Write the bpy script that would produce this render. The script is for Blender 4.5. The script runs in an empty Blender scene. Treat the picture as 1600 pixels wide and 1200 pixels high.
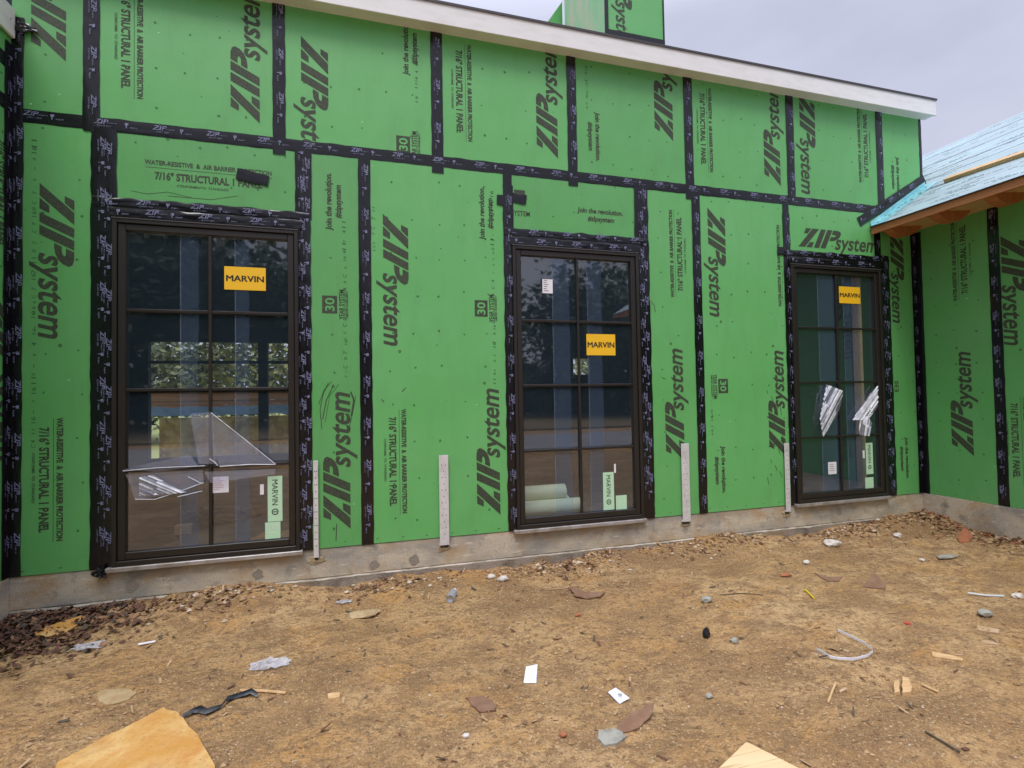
import bpy, math, random
import numpy as np
from mathutils import Vector, Matrix, noise
random.seed(7)
R = math.radians
scn = bpy.context.scene
COL = scn.collection

# ------------------------------------------------------------------ camera
CAM = Vector((1.834, -4.230, 1.1455))
ROT = Matrix(((0.9609557832535249, 0.009745455633229944, -0.27653030344992074),
              (-0.27616491554313766, -0.02845646637893275, -0.9606889033106796),
              (-0.0172314263674293, 0.9995475254412495, -0.024654053005914573)))
FPX = 799.34
cd = bpy.data.cameras.new('camera'); cam = bpy.data.objects.new('camera', cd); COL.objects.link(cam)
cam.matrix_world = Matrix.Translation(CAM) @ ROT.to_4x4()
cd.sensor_width = 36; cd.lens = FPX / 1600 * 36; cd.clip_start = 0.05; cd.clip_end = 600
scn.camera = cam
scn.view_settings.view_transform = 'Standard'; scn.view_settings.look = 'None'
scn.view_settings.gamma = 1; scn.view_settings.exposure = 0.50
scn.render.resolution_x = 1024; scn.render.resolution_y = 768

# ------------------------------------------------------------------ sky and sun
SUN_EL, SUN_AZ = R(60), R(205)          # high soft sun behind the camera, veiled by cloud
w = bpy.data.worlds.new('World'); scn.world = w; w.use_nodes = True
nt = w.node_tree; nt.nodes.clear()
def N(nt, t, **k):
    n = nt.nodes.new(t)
    for a, b in k.items():
        if a in n.inputs.keys() if isinstance(a, str) else False: n.inputs[a].default_value = b
        else: setattr(n, a, b)
    return n
out = N(nt, 'ShaderNodeOutputWorld'); bg = N(nt, 'ShaderNodeBackground')
sky = N(nt, 'ShaderNodeTexSky'); sky.sky_type = 'NISHITA'; sky.sun_disc = False
sky.sun_elevation = SUN_EL; sky.sun_rotation = SUN_AZ; sky.air_density = 1.5; sky.dust_density = 3
tc = N(nt, 'ShaderNodeTexCoord')
mp = N(nt, 'ShaderNodeMapping'); mp.inputs['Scale'].default_value = (1.0, 1.0, 2.6)
no = N(nt, 'ShaderNodeTexNoise'); no.inputs['Scale'].default_value = 1.9; no.inputs['Detail'].default_value = 5; no.inputs['Roughness'].default_value = .5
rp = N(nt, 'ShaderNodeValToRGB')
rp.color_ramp.elements[0].position = .34; rp.color_ramp.elements[0].color = (4.0, 4.15, 5.3, 1)
rp.color_ramp.elements[1].position = .68; rp.color_ramp.elements[1].color = (5.3, 5.45, 6.5, 1)
sep = N(nt, 'ShaderNodeSeparateXYZ')
el = N(nt, 'ShaderNodeMapRange'); el.inputs['From Min'].default_value = .58; el.inputs['From Max'].default_value = 1.0
el.inputs['To Min'].default_value = 1.0; el.inputs['To Max'].default_value = 4.2
mul = N(nt, 'ShaderNodeVectorMath', operation='SCALE')
mx = N(nt, 'ShaderNodeMixRGB'); mx.inputs['Fac'].default_value = .93
L = nt.links.new
L(tc.outputs['Generated'], mp.inputs['Vector']); L(mp.outputs['Vector'], no.inputs['Vector']); L(no.outputs['Fac'], rp.inputs['Fac'])
L(tc.outputs['Generated'], sep.inputs[0]); L(sep.outputs['Z'], el.inputs['Value'])
L(rp.outputs['Color'], mul.inputs[0]); L(el.outputs['Result'], mul.inputs['Scale'])
L(sky.outputs['Color'], mx.inputs['Color1']); L(mul.outputs['Vector'], mx.inputs['Color2'])
L(mx.outputs['Color'], bg.inputs['Color']); bg.inputs['Strength'].default_value = .1
L(bg.outputs['Background'], out.inputs['Surface'])
sd = bpy.data.lights.new('sun', 'SUN'); sd.energy = 1.3; sd.angle = R(22); sd.color = (1, .96, .9)
so = bpy.data.objects.new('sun', sd); COL.objects.link(so)
sdir = Vector((math.sin(SUN_AZ) * math.cos(SUN_EL), math.cos(SUN_AZ) * math.cos(SUN_EL), math.sin(SUN_EL)))
so.rotation_euler = sdir.to_track_quat('Z', 'Y').to_euler(); so.location = (0, -10, 15)

# ------------------------------------------------------------------ measuring helpers: photo point -> place on a real surface
def ray(x, y): return ROT @ Vector(((x - 800) / FPX, -(y - 600) / FPX, -1))
def W(x, y, Y=0.0):
    d = ray(x, y); q = CAM + d * ((Y - CAM.y) / d.y); return (q.x, q.z)
def RW(x, y, X=7.79):
    d = ray(x, y); q = CAM + d * ((X - CAM.x) / d.x); return (q.y, q.z)
def sm(t): t = max(0, min(1, t)); return t * t * (3 - 2 * t)
def gbase(x, y):
    z = -0.325 - 0.012 * min(6, max(0, -y))
    t = sm((y + 0.55) / 0.5)                         # loose spoil banked against the wall
    b = .045 + .07 * noise.noise((x * .9, 3.1, 0)) + .03 * noise.noise((x * 2.7, 9.1, 0))
    b += .055 * math.exp(-((x - 1.05) / .38) ** 2) + .035 * math.exp(-((x - 4.6) / .6) ** 2) + .03 * noise.noise((x * 6, 2.1, 0))
    if x < 1.2: b += .035 * sm((1.2 - x) / 1.2)
    b += .045 * math.exp(-((x - 7.6) ** 2) / .5)
    z += t * max(.0, b)
    tr = sm((x - 7.2) / .6) * sm((y + 1.6) / .5); z += .03 * tr
    z += .02 * noise.noise((x * .6, y * .6, 1.3)) + .012 * noise.noise((x * 1.9, y * 1.9, 4.4))
    return z
def gz(x, y):
    z = gbase(x, y)
    if -14 < y:
        z += .022 * abs(noise.noise((x * 1.3, y * 2.1, 6.7))) + .014 * noise.noise((x * 4, y * 5, .7)) + .007 * noise.noise((x * 13, y * 13, 2.7)) + .006 * noise.noise((x * 33, y * 33, 5.7))
    return z
def G(x, y):
    z = -.33
    for _ in range(8):
        d = ray(x, y); q = CAM + d * ((z - CAM.z) / d.z); z = gz(q.x, q.y)
    return Vector((q.x, q.y, z))

# ------------------------------------------------------------------ materials
MATS = {}
def mat(name, col, rough=.6, metal=0, spec=.5, bump=None, var=None, fine=None, coat=0):
    """var=(scale, amount, colour2, stretch); bump=(scale, strength, stretch)"""
    if name in MATS: return MATS[name]
    m = bpy.data.materials.new(name); m.use_nodes = True; t = m.node_tree; b = t.nodes['Principled BSDF']
    b.inputs['Base Color'].default_value = (*col, 1); b.inputs['Roughness'].default_value = rough
    b.inputs['Metallic'].default_value = metal; b.inputs['Specular IOR Level'].default_value = spec
    b.inputs['Coat Weight'].default_value = coat
    tcn = t.nodes.new('ShaderNodeTexCoord'); prev = None
    def nz(scale, stretch, det=6, rg=.6):
        mpn = t.nodes.new('ShaderNodeMapping'); mpn.inputs['Scale'].default_value = stretch
        n = t.nodes.new('ShaderNodeTexNoise'); n.inputs['Scale'].default_value = scale; n.inputs['Detail'].default_value = det; n.inputs['Roughness'].default_value = rg
        t.links.new(tcn.outputs['Object'], mpn.inputs[0]); t.links.new(mpn.outputs[0], n.inputs['Vector']); return n
    if var:
        for v in (var if isinstance(var, list) else [var]):
            sc, lo, hi, c2, st = v
            n = nz(sc, st); r = t.nodes.new('ShaderNodeMapRange'); r.inputs['From Min'].default_value = lo; r.inputs['From Max'].default_value = hi
            mxn = t.nodes.new('ShaderNodeMixRGB'); mxn.inputs['Color1'].default_value = (*col, 1); mxn.inputs['Color2'].default_value = (*c2, 1)
            t.links.new(n.outputs['Fac'], r.inputs['Value']); t.links.new(r.outputs[0], mxn.inputs['Fac'])
            if prev: t.links.new(prev.outputs[0], mxn.inputs['Color1'])
            prev = mxn
        t.links.new(prev.outputs[0], b.inputs['Base Color'])
    if bump:
        n = nz(bump[0], bump[2]); bn = t.nodes.new('ShaderNodeBump'); bn.inputs['Strength'].default_value = bump[1]; bn.inputs['Distance'].default_value = bump[3] if len(bump) > 3 else .01
        t.links.new(n.outputs['Fac'], bn.inputs['Height']); t.links.new(bn.outputs[0], b.inputs['Normal'])
    MATS[name] = m; return m
I3 = (1, 1, 1)
M_GREEN = mat('sheathing_green', (.112, .410, .112), .42, spec=.5, bump=(60, .22, (1, 1, .5), .003),
              var=[(1.3, .35, .7, (.150, .44, .155), I3), (7, .50, .8, (.12, .36, .12), (1, 1, .3)), (45, .55, .85, (.15, .43, .17), I3)])
_t = M_GREEN.node_tree; _b = _t.nodes['Principled BSDF']; _src = _b.inputs['Base Color'].links[0].from_socket
_oi = _t.nodes.new('ShaderNodeObjectInfo'); _mr = _t.nodes.new('ShaderNodeMapRange'); _mr.inputs['To Min'].default_value = .90; _mr.inputs['To Max'].default_value = 1.08
_vm = _t.nodes.new('ShaderNodeVectorMath'); _vm.operation = 'SCALE'
_t.links.new(_oi.outputs['Random'], _mr.inputs['Value']); _t.links.new(_src, _vm.inputs[0]); _t.links.new(_mr.outputs[0], _vm.inputs['Scale']); _t.links.new(_vm.outputs[0], _b.inputs['Base Color'])
M_GREEN2 = mat('sheathing_edge', (.30, .22, .12), .8)
M_INK = mat('ink', (.030, .036, .024), .7, var=[(130, .48, .60, (.075, .10, .055), I3), (12, .5, .75, (.05, .075, .035), I3)])
M_INKF = mat('faint_ink', (.04, .13, .04), .7)
M_MARK = mat('nail_mark', (.045, .17, .05), .7)
M_TAPE = mat('black_tape', (.005, .0048, .007), .24, spec=.5, bump=(26, .35, (1, 1, .35), .004), var=(20, .55, .8, (.014, .013, .018), I3))
M_TPRN = mat('tape_print', (.23, .25, .41), .5, var=(90, .42, .60, (.06, .06, .11), I3))
M_FRAME = mat('bronze_frame', (.018, .0145, .0125), .4, spec=.5, var=(3, .4, .8, (.024, .019, .016), I3))
M_FRAMEL = mat('bronze_frame_edge', (.10, .09, .09), .35)
M_CONC = mat('concrete', (.58, .50, .38), .92, spec=.2, bump=(50, .5, I3, .008),
             var=[(1.6, .42, .62, (.32, .30, .265), (1, 1, 2)), (3.1, .50, .70, (.45, .31, .17), (1, 1, 1.5)), (8, .55, .70, (.27, .24, .20), I3), (14, .58, .68, (.60, .55, .46), (.5, 1, 2)), (90, .56, .72, (.22, .2, .17), I3)])
M_CONCD = mat('concrete_footing', (.33, .28, .225), .95, spec=.15, bump=(70, .8, I3, .01),
              var=[(5, .45, .65, (.15, .125, .10), I3), (60, .55, .7, (.36, .31, .25), I3), (2.2, .5, .65, (.30, .2, .11), I3)])
M_WHITE = mat('primed_board', (.80, .79, .78), .6, var=(4, .45, .75, (.70, .69, .67), (1, 1, 4)), bump=(20, .1, (.2, 1, 3), .003))
M_DRIP = mat('drip_edge', (.05, .045, .05), .5)
M_FASW = mat('stained_fascia', (.35, .135, .05), .6, var=[(5, .42, .7, (.42, .18, .07), (4, .3, 3)), (30, .5, .8, (.22, .075, .02), (1, .15, 3))], bump=(40, .2, (1, .1, 2), .004))
M_TAIL = mat('stained_tail', (.40, .15, .05), .65, var=(12, .4, .75, (.30, .10, .03), (3, 1, 1)))
M_GALV = mat('galvanized', (.76, .75, .77), .45, metal=.25, var=(14, .4, .7, (.60, .59, .60), I3), bump=(30, .15, I3, .002))
M_HOLE = mat('hole', (.05, .045, .045), .8)
M_ALU = mat('sill_metal', (.45, .43, .42), .4, metal=.4, var=(9, .45, .7, (.28, .24, .2), I3))
M_STK_Y = mat('yellow_sticker', (.90, .52, .015), .5)
M_STK_G = mat('mint_sticker', (.50, .76, .52), .5)
M_STK_W = mat('white_sticker', (.80, .78, .83), .5)
M_BLACK = mat('black_print', (.012, .012, .012), .5)
M_PRED = mat('pink_print', (.5, .25, .33), .5)
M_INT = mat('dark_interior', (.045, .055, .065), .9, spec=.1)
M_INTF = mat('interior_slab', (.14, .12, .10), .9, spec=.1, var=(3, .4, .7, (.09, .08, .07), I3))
M_PINE = mat('pine_wood', (.62, .40, .20), .7, var=[(8, .4, .7, (.50, .29, .12), (1, 6, 1)), (40, .5, .7, (.68, .5, .28), (.3, 3, 3))])
M_OSB = mat('yellow_board', (.52, .26, .055), .7, bump=(30, .5, I3, .008), var=[(4, .42, .60, (.62, .40, .15), I3), (9, .5, .75, (.50, .21, .04), I3), (60, .56, .7, (.38, .2, .07), (1, 2, 1)), (3, .58, .7, (.40, .24, .10), I3)])
M_OSBE = mat('board_edge', (.30, .16, .06), .9, bump=(90, .6, I3))
M_PAPER = mat('paper', (.76, .76, .82), .6, var=(12, .5, .7, (.62, .62, .68), I3))
M_SHING = mat('brown_shard', (.20, .105, .060), .85, bump=(90, .3, I3, .003), var=(18, .4, .75, (.27, .16, .10), I3))
M_GREYST = mat('grey_stone', (.33, .32, .27), .9, bump=(50, .4, I3, .006), var=(25, .45, .7, (.22, .21, .18), I3))
M_PALEST = mat('pale_stone', (.62, .57, .52), .9, bump=(50, .4, I3, .006), var=(20, .45, .75, (.45, .36, .27), I3))
M_RUST = mat('rust_shard', (.36, .13, .06), .9, bump=(60, .4, I3, .004), var=(16, .45, .75, (.25, .08, .04), I3))
M_BLKPL = mat('black_plastic', (.015, .016, .02), .3, bump=(60, .5, I3, .004))
M_LEAF = mat('dead_leaf', (.10, .045, .028), .8, var=(8, .4, .7, (.17, .08, .045), I3))
M_LEAF2 = mat('dry_leaf', (.26, .14, .07), .8, var=(8, .4, .7, (.36, .2, .1), I3))
M_CHIP = mat('wood_chip', (.42, .27, .14), .85, var=(9, .4, .7, (.52, .36, .22), I3))
M_PEB = mat('pebble', (.38, .26, .15), .9, var=(14, .4, .7, (.55, .43, .30), I3))
M_PEB2 = mat('pale_pebble', (.60, .52, .42), .9, var=(14, .4, .7, (.45, .33, .22), I3))
M_CLOD = mat('dirt_clod', (.44, .285, .145), .95, var=(14, .4, .7, (.30, .18, .085), I3))
M_CLODD = mat('damp_clod', (.20, .12, .06), .95)
M_BARK = mat('bark', (.09, .07, .05), .9, bump=(8, .6, (1, 1, .2)))
M_FOL = mat('foliage', (.035, .065, .025), .7, var=(.6, .4, .7, (.06, .085, .03), I3))
M_FOLY = mat('foliage_yellow', (.24, .24, .08), .7, var=(.8, .42, .6, (.08, .10, .045), I3))
M_BLUET = mat('tarp_blue', (.12, .20, .27), .5, bump=(9, .6, I3, .03))
M_ROLL = mat('foam_roll', (.72, .78, .55), .7)
M_YEL = mat('yellow_strip', (.75, .58, .02), .5)
M_FOAM = mat('foam_stain', (.46, .36, .21), .9, bump=(60, .6, I3, .01), var=(30, .4, .65, (.28, .22, .15), I3))

def clearmat(name, tint, gl, dif, difc=(.8, .85, .95), rough=.0, nbump=0, sc=6):
    m = bpy.data.materials.new(name); m.use_nodes = True; t = m.node_tree; t.nodes.clear()
    o = t.nodes.new('ShaderNodeOutputMaterial'); tr = t.nodes.new('ShaderNodeBsdfTransparent'); tr.inputs[0].default_value = (*tint, 1)
    gs = t.nodes.new('ShaderNodeBsdfGlossy'); gs.inputs['Roughness'].default_value = rough
    lw = t.nodes.new('ShaderNodeFresnel'); lw.inputs['IOR'].default_value = gl
    gm = t.nodes.new('ShaderNodeNewGeometry'); mxf = t.nodes.new('ShaderNodeMix'); mxf.data_type = 'FLOAT'; mxf.inputs[3].default_value = ((gl - 1) / (gl + 1)) ** 2
    t.links.new(gm.outputs['Backfacing'], mxf.inputs[0]); t.links.new(lw.outputs['Fac'], mxf.inputs[2])
    m1 = t.nodes.new('ShaderNodeMixShader'); t.links.new(mxf.outputs[0], m1.inputs[0]); t.links.new(tr.outputs[0], m1.inputs[1]); t.links.new(gs.outputs[0], m1.inputs[2])
    d = t.nodes.new('ShaderNodeBsdfDiffuse'); d.inputs[0].default_value = (*difc, 1)
    m2 = t.nodes.new('ShaderNodeMixShader'); m2.inputs[0].default_value = dif
    t.links.new(m1.outputs[0], m2.inputs[1]); t.links.new(d.outputs[0], m2.inputs[2]); t.links.new(m2.outputs[0], o.inputs[0])
    if nbump:
        tcn = t.nodes.new('ShaderNodeTexCoord'); n = t.nodes.new('ShaderNodeTexNoise'); n.inputs['Scale'].default_value = sc; n.inputs['Detail'].default_value = 4
        bn = t.nodes.new('ShaderNodeBump'); bn.inputs['Strength'].default_value = nbump; bn.inputs['Distance'].default_value = .02
        t.links.new(tcn.outputs['Object'], n.inputs['Vector']); t.links.new(n.outputs['Fac'], bn.inputs['Height']); t.links.new(bn.outputs[0], gs.inputs['Normal']); t.links.new(bn.outputs[0], lw.inputs['Normal'])
        if dif > .3:
            r = t.nodes.new('ShaderNodeMapRange'); r.inputs['From Min'].default_value = .4; r.inputs['From Max'].default_value = .62; r.inputs['To Min'].default_value = dif * .8; r.inputs['To Max'].default_value = min(1, dif * 1.35)
            t.links.new(n.outputs['Fac'], r.inputs['Value']); t.links.new(r.outputs[0], m2.inputs[0])
    MATS[name] = m; return m
M_GLASS = clearmat('window_glass', (.80, .86, .88), 2.55, .045, (.26, .42, .58), rough=.025, nbump=.012, sc=.8)
M_FILM = clearmat('film_strip', (.90, .94, 1), 1.05, .050, (.42, .60, .95), .0)
M_FILM2 = clearmat('film_edge', (.95, .97, 1), 1.05, .16, (.7, .8, 1), .0)
M_PLAST = clearmat('clear_plastic', (.88, .89, .95), 1.5, .15, (.80, .80, .95), .10, .6, 5)
M_PLASTW = clearmat('crinkled_plastic', (.8, .83, .9), 1.5, .60, (.92, .94, 1.0), .15, .5, 15)
M_PLASTG = clearmat('dusty_plastic', (.75, .74, .74), 1.5, .50, (.62, .60, .62), .15, .6, 20)
M_BOTTLE = clearmat('clear_bottle', (.75, .8, .85), 1.5, .25, (.7, .72, .8), .1, .5, 20)

# ------------------------------------------------------------------ mesh builder
class MB:
    def __init__(s): s.v = []; s.f = []; s.m = []; s.mats = []
    def mi(s, m):
        if m not in s.mats: s.mats.append(m)
        return s.mats.index(m)
    def add(s, vs, fs, m):
        o = len(s.v); i = s.mi(m); s.v += [tuple(v) for v in vs]
        for f in fs: s.f.append(tuple(o + k for k in f)); s.m.append(i)
    def box(s, a, b, m, bev=0, mtx=None):
        x0, y0, z0 = a; x1, y1, z1 = b
        if bev <= 0:
            vs = [(x, y, z) for x in (x0, x1) for y in (y0, y1) for z in (z0, z1)]
            fs = [(0, 1, 3, 2), (4, 6, 7, 5), (0, 4, 5, 1), (2, 3, 7, 6), (0, 2, 6, 4), (1, 5, 7, 3)]
        else:
            vs = []; idx = {}
            for i, x in enumerate((x0, x1)):
                for j, y in enumerate((y0, y1)):
                    for k, z in enumerate((z0, z1)):
                        sx, sy, sz = (bev if i == 0 else -bev), (bev if j == 0 else -bev), (bev if k == 0 else -bev)
                        for ax, p in enumerate(((x, y + sy, z + sz), (x + sx, y, z + sz), (x + sx, y + sy, z))):
                            idx[(i, j, k, ax)] = len(vs); vs.append(p)
            fs = []
            for i in (0, 1): fs.append([idx[(i, j, k, 0)] for j, k in ((0, 0), (0, 1), (1, 1), (1, 0))])
            for j in (0, 1): fs.append([idx[(i, j, k, 1)] for i, k in ((0, 0), (0, 1), (1, 1), (1, 0))])
            for k in (0, 1): fs.append([idx[(i, j, k, 2)] for i, j in ((0, 0), (0, 1), (1, 1), (1, 0))])
            for i in (0, 1):
                for j in (0, 1):
                    fs.append([idx[(i, j, 0, 0)], idx[(i, j, 0, 1)], idx[(i, j, 1, 1)], idx[(i, j, 1, 0)]])
                for k in (0, 1):
                    fs.append([idx[(i, 0, k, 0)], idx[(i, 0, k, 2)], idx[(i, 1, k, 2)], idx[(i, 1, k, 0)]])
            for j in (0, 1):
                for k in (0, 1):
                    fs.append([idx[(0, j, k, 1)], idx[(0, j, k, 2)], idx[(1, j, k, 2)], idx[(1, j, k, 1)]])
            for i in (0, 1):
                for j in (0, 1):
                    for k in (0, 1): fs.append([idx[(i, j, k, 0)], idx[(i, j, k, 1)], idx[(i, j, k, 2)]])
        if mtx is not None: vs = [mtx @ Vector(v) for v in vs]
        s.add(vs, fs, m)
    def tube(s, pts, r, m, n=8, cap=True):
        pts = [Vector(p) for p in pts]; rs = r if isinstance(r, (list, tuple)) else [r] * len(pts)
        vs = []; up = Vector((0, 0, 1))
        for i, p in enumerate(pts):
            d = (pts[min(i + 1, len(pts) - 1)] - pts[max(i - 1, 0)]).normalized()
            u = d.cross(up); u = u.normalized() if u.length > 1e-4 else Vector((1, 0, 0)); v = u.cross(d)
            for k in range(n):
                a = 2 * math.pi * k / n; vs.append(p + (u * math.cos(a) + v * math.sin(a)) * rs[i])
        fs = [(i * n + k, i * n + (k + 1) % n, (i + 1) * n + (k + 1) % n, (i + 1) * n + k) for i in range(len(pts) - 1) for k in range(n)]
        if cap: fs += [tuple(range(n)), tuple(range((len(pts) - 1) * n, len(pts) * n))]
        s.add(vs, fs, m)
    def prism(s, poly, a, b, m, axis='y', side=None):
        """poly in the plane normal to the axis, from a to b"""
        def P(p, t): return {'y': (p[0], t, p[1]), 'z': (p[0], p[1], t), 'x': (t, p[0], p[1])}[axis]
        n = len(poly); vs = [P(p, a) for p in poly] + [P(p, b) for p in poly]
        s.add(vs, [tuple(range(n)), tuple(range(n, 2 * n))], m)
        s.add(vs, [(i, (i + 1) % n, n + (i + 1) % n, n + i) for i in range(n)], side or m)
    def build(s, name, parent=None, origin=None, smooth=False):
        me = bpy.data.meshes.new(name)
        o = Vector(origin) if origin is not None else Vector((0, 0, 0))
        me.from_pydata([tuple(Vector(v) - o) for v in s.v], [], s.f)
        for m in s.mats: me.materials.append(m)
        me.polygons.foreach_set('material_index', s.m)
        if smooth: me.polygons.foreach_set('use_smooth', [True] * len(s.f))
        me.update()
        ob = bpy.data.objects.new(name, me); COL.objects.link(ob)
        if parent is not None:
            ob.parent = parent; ob.location = o - world_loc(parent)
        else: ob.location = o
        return ob
def world_loc(o):
    l = Vector(o.location)
    while o.parent: o = o.parent; l += Vector(o.location)
    return l
def empty(name, loc, parent=None):
    o = bpy.data.objects.new(name, None); COL.objects.link(o)
    o.empty_display_size = .1
    if parent: o.parent = parent; o.location = Vector(loc) - world_loc(parent)
    else: o.location = loc
    return o
def tag(o, label, cat=None, group=None, kind=None):
    if label: o['label'] = label
    if cat: o['category'] = cat
    if group: o['group'] = group
    if kind: o['kind'] = kind
    return o

# ------------------------------------------------------------------ lettering
_tx = {}
def glyphs(s, bold=0.0):
    k = (s, bold)
    if k in _tx: return _tx[k]
    c = bpy.data.curves.new('t', 'FONT'); c.body = s; c.offset = bold; c.resolution_u = 3; c.size = 1
    o = bpy.data.objects.new('t', c); COL.objects.link(o)
    dg = bpy.context.evaluated_depsgraph_get(); me = o.evaluated_get(dg).to_mesh()
    v = [(p.co.x, p.co.y) for p in me.vertices]; f = [tuple(p.vertices) for p in me.polygons]
    o.evaluated_get(dg).to_mesh_clear(); bpy.data.objects.remove(o); bpy.data.curves.remove(c)
    x0 = min(p[0] for p in v); x1 = max(p[0] for p in v)
    cap = .73
    v = [((x - x0) / (x1 - x0), y / cap) for x, y in v]
    _tx[k] = (v, f); return _tx[k]
def clip(poly, r):
    for ax, lim, sg in ((0, r[0], 1), (0, r[1], -1), (1, r[2], 1), (1, r[3], -1)):
        o = []
        for i, p in enumerate(poly):
            q = poly[i - 1]; pi = (p[ax] - lim) * sg >= 0; qi = (q[ax] - lim) * sg >= 0
            if pi != qi:
                t = (lim - q[ax]) / (p[ax] - q[ax]); o.append((q[0] + (p[0] - q[0]) * t, q[1] + (p[1] - q[1]) * t))
            if pi: o.append(p)
        poly = o
        if len(poly) < 3: return None
    return poly
class Fr:
    """a flat face in space: (u, v) -> O + U u + V v + N n"""
    def __init__(s, O, U, V, Nn): s.O, s.U, s.V, s.N = Vector(O), Vector(U), Vector(V), Vector(Nn)
    def __call__(s, u, v, n=0): return s.O + s.U * u + s.V * v + s.N * n
MAIN = Fr((0, 0, 0), (1, 0, 0), (0, 0, 1), (0, -1, 0))
RIGHT = Fr((7.79, 0, 0), (0, 1, 0), (0, 0, 1), (-1, 0, 0))
LEFT = Fr((-.46, 0, 0), (0, 1, 0), (0, 0, 1), (1, 0, 0))
def ink(mb, fr, vs, fs, T, m, rect=None, n=.0012):
    """T maps local text (x, y) -> (u, v)"""
    uv = [T(x, y) for x, y in vs]
    for f in fs:
        p = [uv[i] for i in f]
        if rect:
            us = [q[0] for q in p]; ws = [q[1] for q in p]
            if max(us) < rect[0] or min(us) > rect[1] or max(ws) < rect[2] or min(ws) > rect[3]: continue
            if min(us) < rect[0] or max(us) > rect[1] or min(ws) < rect[2] or max(ws) > rect[3]:
                p = clip(p, rect)
                if not p: continue
        mb.add([fr(a, b, n) for a, b in p], [tuple(range(len(p)))], m)
def TT(u, v, d, ln, h, sh=0.0, flip=1):
    """text start (u, v) of the baseline; d: 'down' 'up' 'right'; ln length, h cap height; sh shear"""
    def T(x, y):
        a = x * ln + sh * y * h; b = y * h
        if d == 'down': return (u + b * flip, v - a)
        if d == 'up': return (u - b * flip, v + a)
        return (u + a * flip, v + b)
    return T
def zip_shapes():
    def sh(p): return [(x + .33 * y, y) for x, y in p]
    P = []
    P.append([(0, 0), (.36, 0), (.66, 1), (.30, 1)][:])          # diagonal, already slanted the other way by the shear
    P[0] = sh([(-.02, 0), (.26, 0), (.56, 1), (.28, 1)])
    P.append(sh([(.0, .72), (.155, .72), (.235, 1), (.0, 1)]))
    P.append(sh([(.31, 0), (.56, 0), (.56, .28), (.39, .28)]))
    P.append(sh([(.64, 0), (.86, 0), (.86, 1), (.64, 1)]))
    P.append(sh([(.92, 0), (1.14, 0), (1.14, 1), (.92, 1)]))
    # bowl of the P: a ring of quads
    o = [(1.18, 1.0), (1.36, 1.0), (1.50, .95), (1.57, .84), (1.57, .68), (1.52, .54), (1.40, .45), (1.28, .42), (1.18, .42)]
    i = [(1.18, .76), (1.28, .76), (1.34, .75), (1.37, .73), (1.37, .70), (1.35, .66), (1.30, .64), (1.24, .64), (1.18, .64)]
    for k in range(len(o) - 1): P.append(sh([o[k], o[k + 1], i[k + 1], i[k]]))
    tot = 1.57 + .33 * .9
    return [[(x / tot, y) for x, y in p] for p in P]
ZIPS = zip_shapes()
def logo(mb, fr, u, v, d, rect, flip=1, m=None, Lz=.572, H=.2, s=1.0):
    m = m or M_INK; Lz *= s; H *= s
    vs = []; fs = []
    for p in ZIPS: fs.append(tuple(range(len(vs), len(vs) + len(p)))); vs += p
    ink(mb, fr, vs, fs, TT(u, v, d, Lz, H, 0, flip), m, rect)
    gv, gf = glyphs('system', .020)
    T0 = TT(u, v, d, 1, H, .24, flip)
    ink(mb, fr, gv, gf, lambda x, y: T0(.475 * s + .575 * s * x, y * .82 + .0), m, rect, .0013)
    gv, gf = glyphs('o', .03)
    T1 = TT(u, v, d, 1, H, 0, flip)
    ink(mb, fr, gv, gf, lambda x, y: T1(1.10 * s + .024 * s * x, .56 + y * .15), m, rect)
def line(mb, fr, s, u, v, d, ln, h, rect, bold=.02, sh=0, flip=1, m=None):
    gv, gf = glyphs(s, bold); ink(mb, fr, gv, gf, TT(u, v, d, ln, h, sh, flip), m or M_INK, rect)
def rectink(mb, fr, u0, u1, v0, v1, rect, m=None, n=.0010):
    ink(mb, fr, [(u0, v0), (u1, v0), (u1, v1), (u0, v1)], [(0, 1, 2, 3)], lambda x, y: (x, y), m or M_INK, rect, n)
def spec(mb, fr, u, v, d, rect, flip=1):
    """the three-line specification block; (u, v) start of the 7/16 line's baseline"""
    line(mb, fr, '7/16" STRUCTURAL 1 PANEL', u, v, d, .71, .055, rect, .036, 0, flip)
    k = -1 if d == 'up' else 1
    if d == 'right':
        line(mb, fr, 'WATER-RESISTIVE  &  AIR BARRIER PROTECTION', u - .065, v + .105, d, .84, .034, rect, .03, 0, flip)
        rectink(mb, fr, u - .06, u + .78, v + .082, v + .085, rect)
        line(mb, fr, 'CONFORMS  TO  STANDARD', u + .14, v - .045, d, .34, .018, rect, .01, 0, flip)
        return
    k *= flip
    line(mb, fr, 'WATER-RESISTIVE  &  AIR BARRIER PROTECTION', u + .098 * k, v + (.065 if d == 'down' else -.065), d, .84, .036, rect, .042, 0, flip)
    a, b = u + .077 * k, u + .080 * k
    vv = (v - .78, v + .06) if d == 'down' else (v - .06, v + .78)
    rectink(mb, fr, min(a, b), max(a, b), *vv, rect)
    line(mb, fr, 'CONFORMS  TO  STANDARD', u - .042 * k, v + (-.17 if d == 'down' else .17), d, .34, .018, rect, .01, 0, flip)
def join(mb, fr, u, v, d, rect, flip=1, ln=.455):
    line(mb, fr, 'Join the revolution.', u, v, d, ln, .046, rect, .034, .1, flip)
    if d == 'right': line(mb, fr, '#zipsystem', u + .10, v - .072, d, .265, .046, rect, .034, .1, flip); return
    k = (1 if d == 'up' else -1) * flip
    line(mb, fr, '#zipsystem', u + .072 * k, v + (.10 if d == 'up' else -.10), d, .265, .046, rect, .034, .1, flip)
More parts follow.
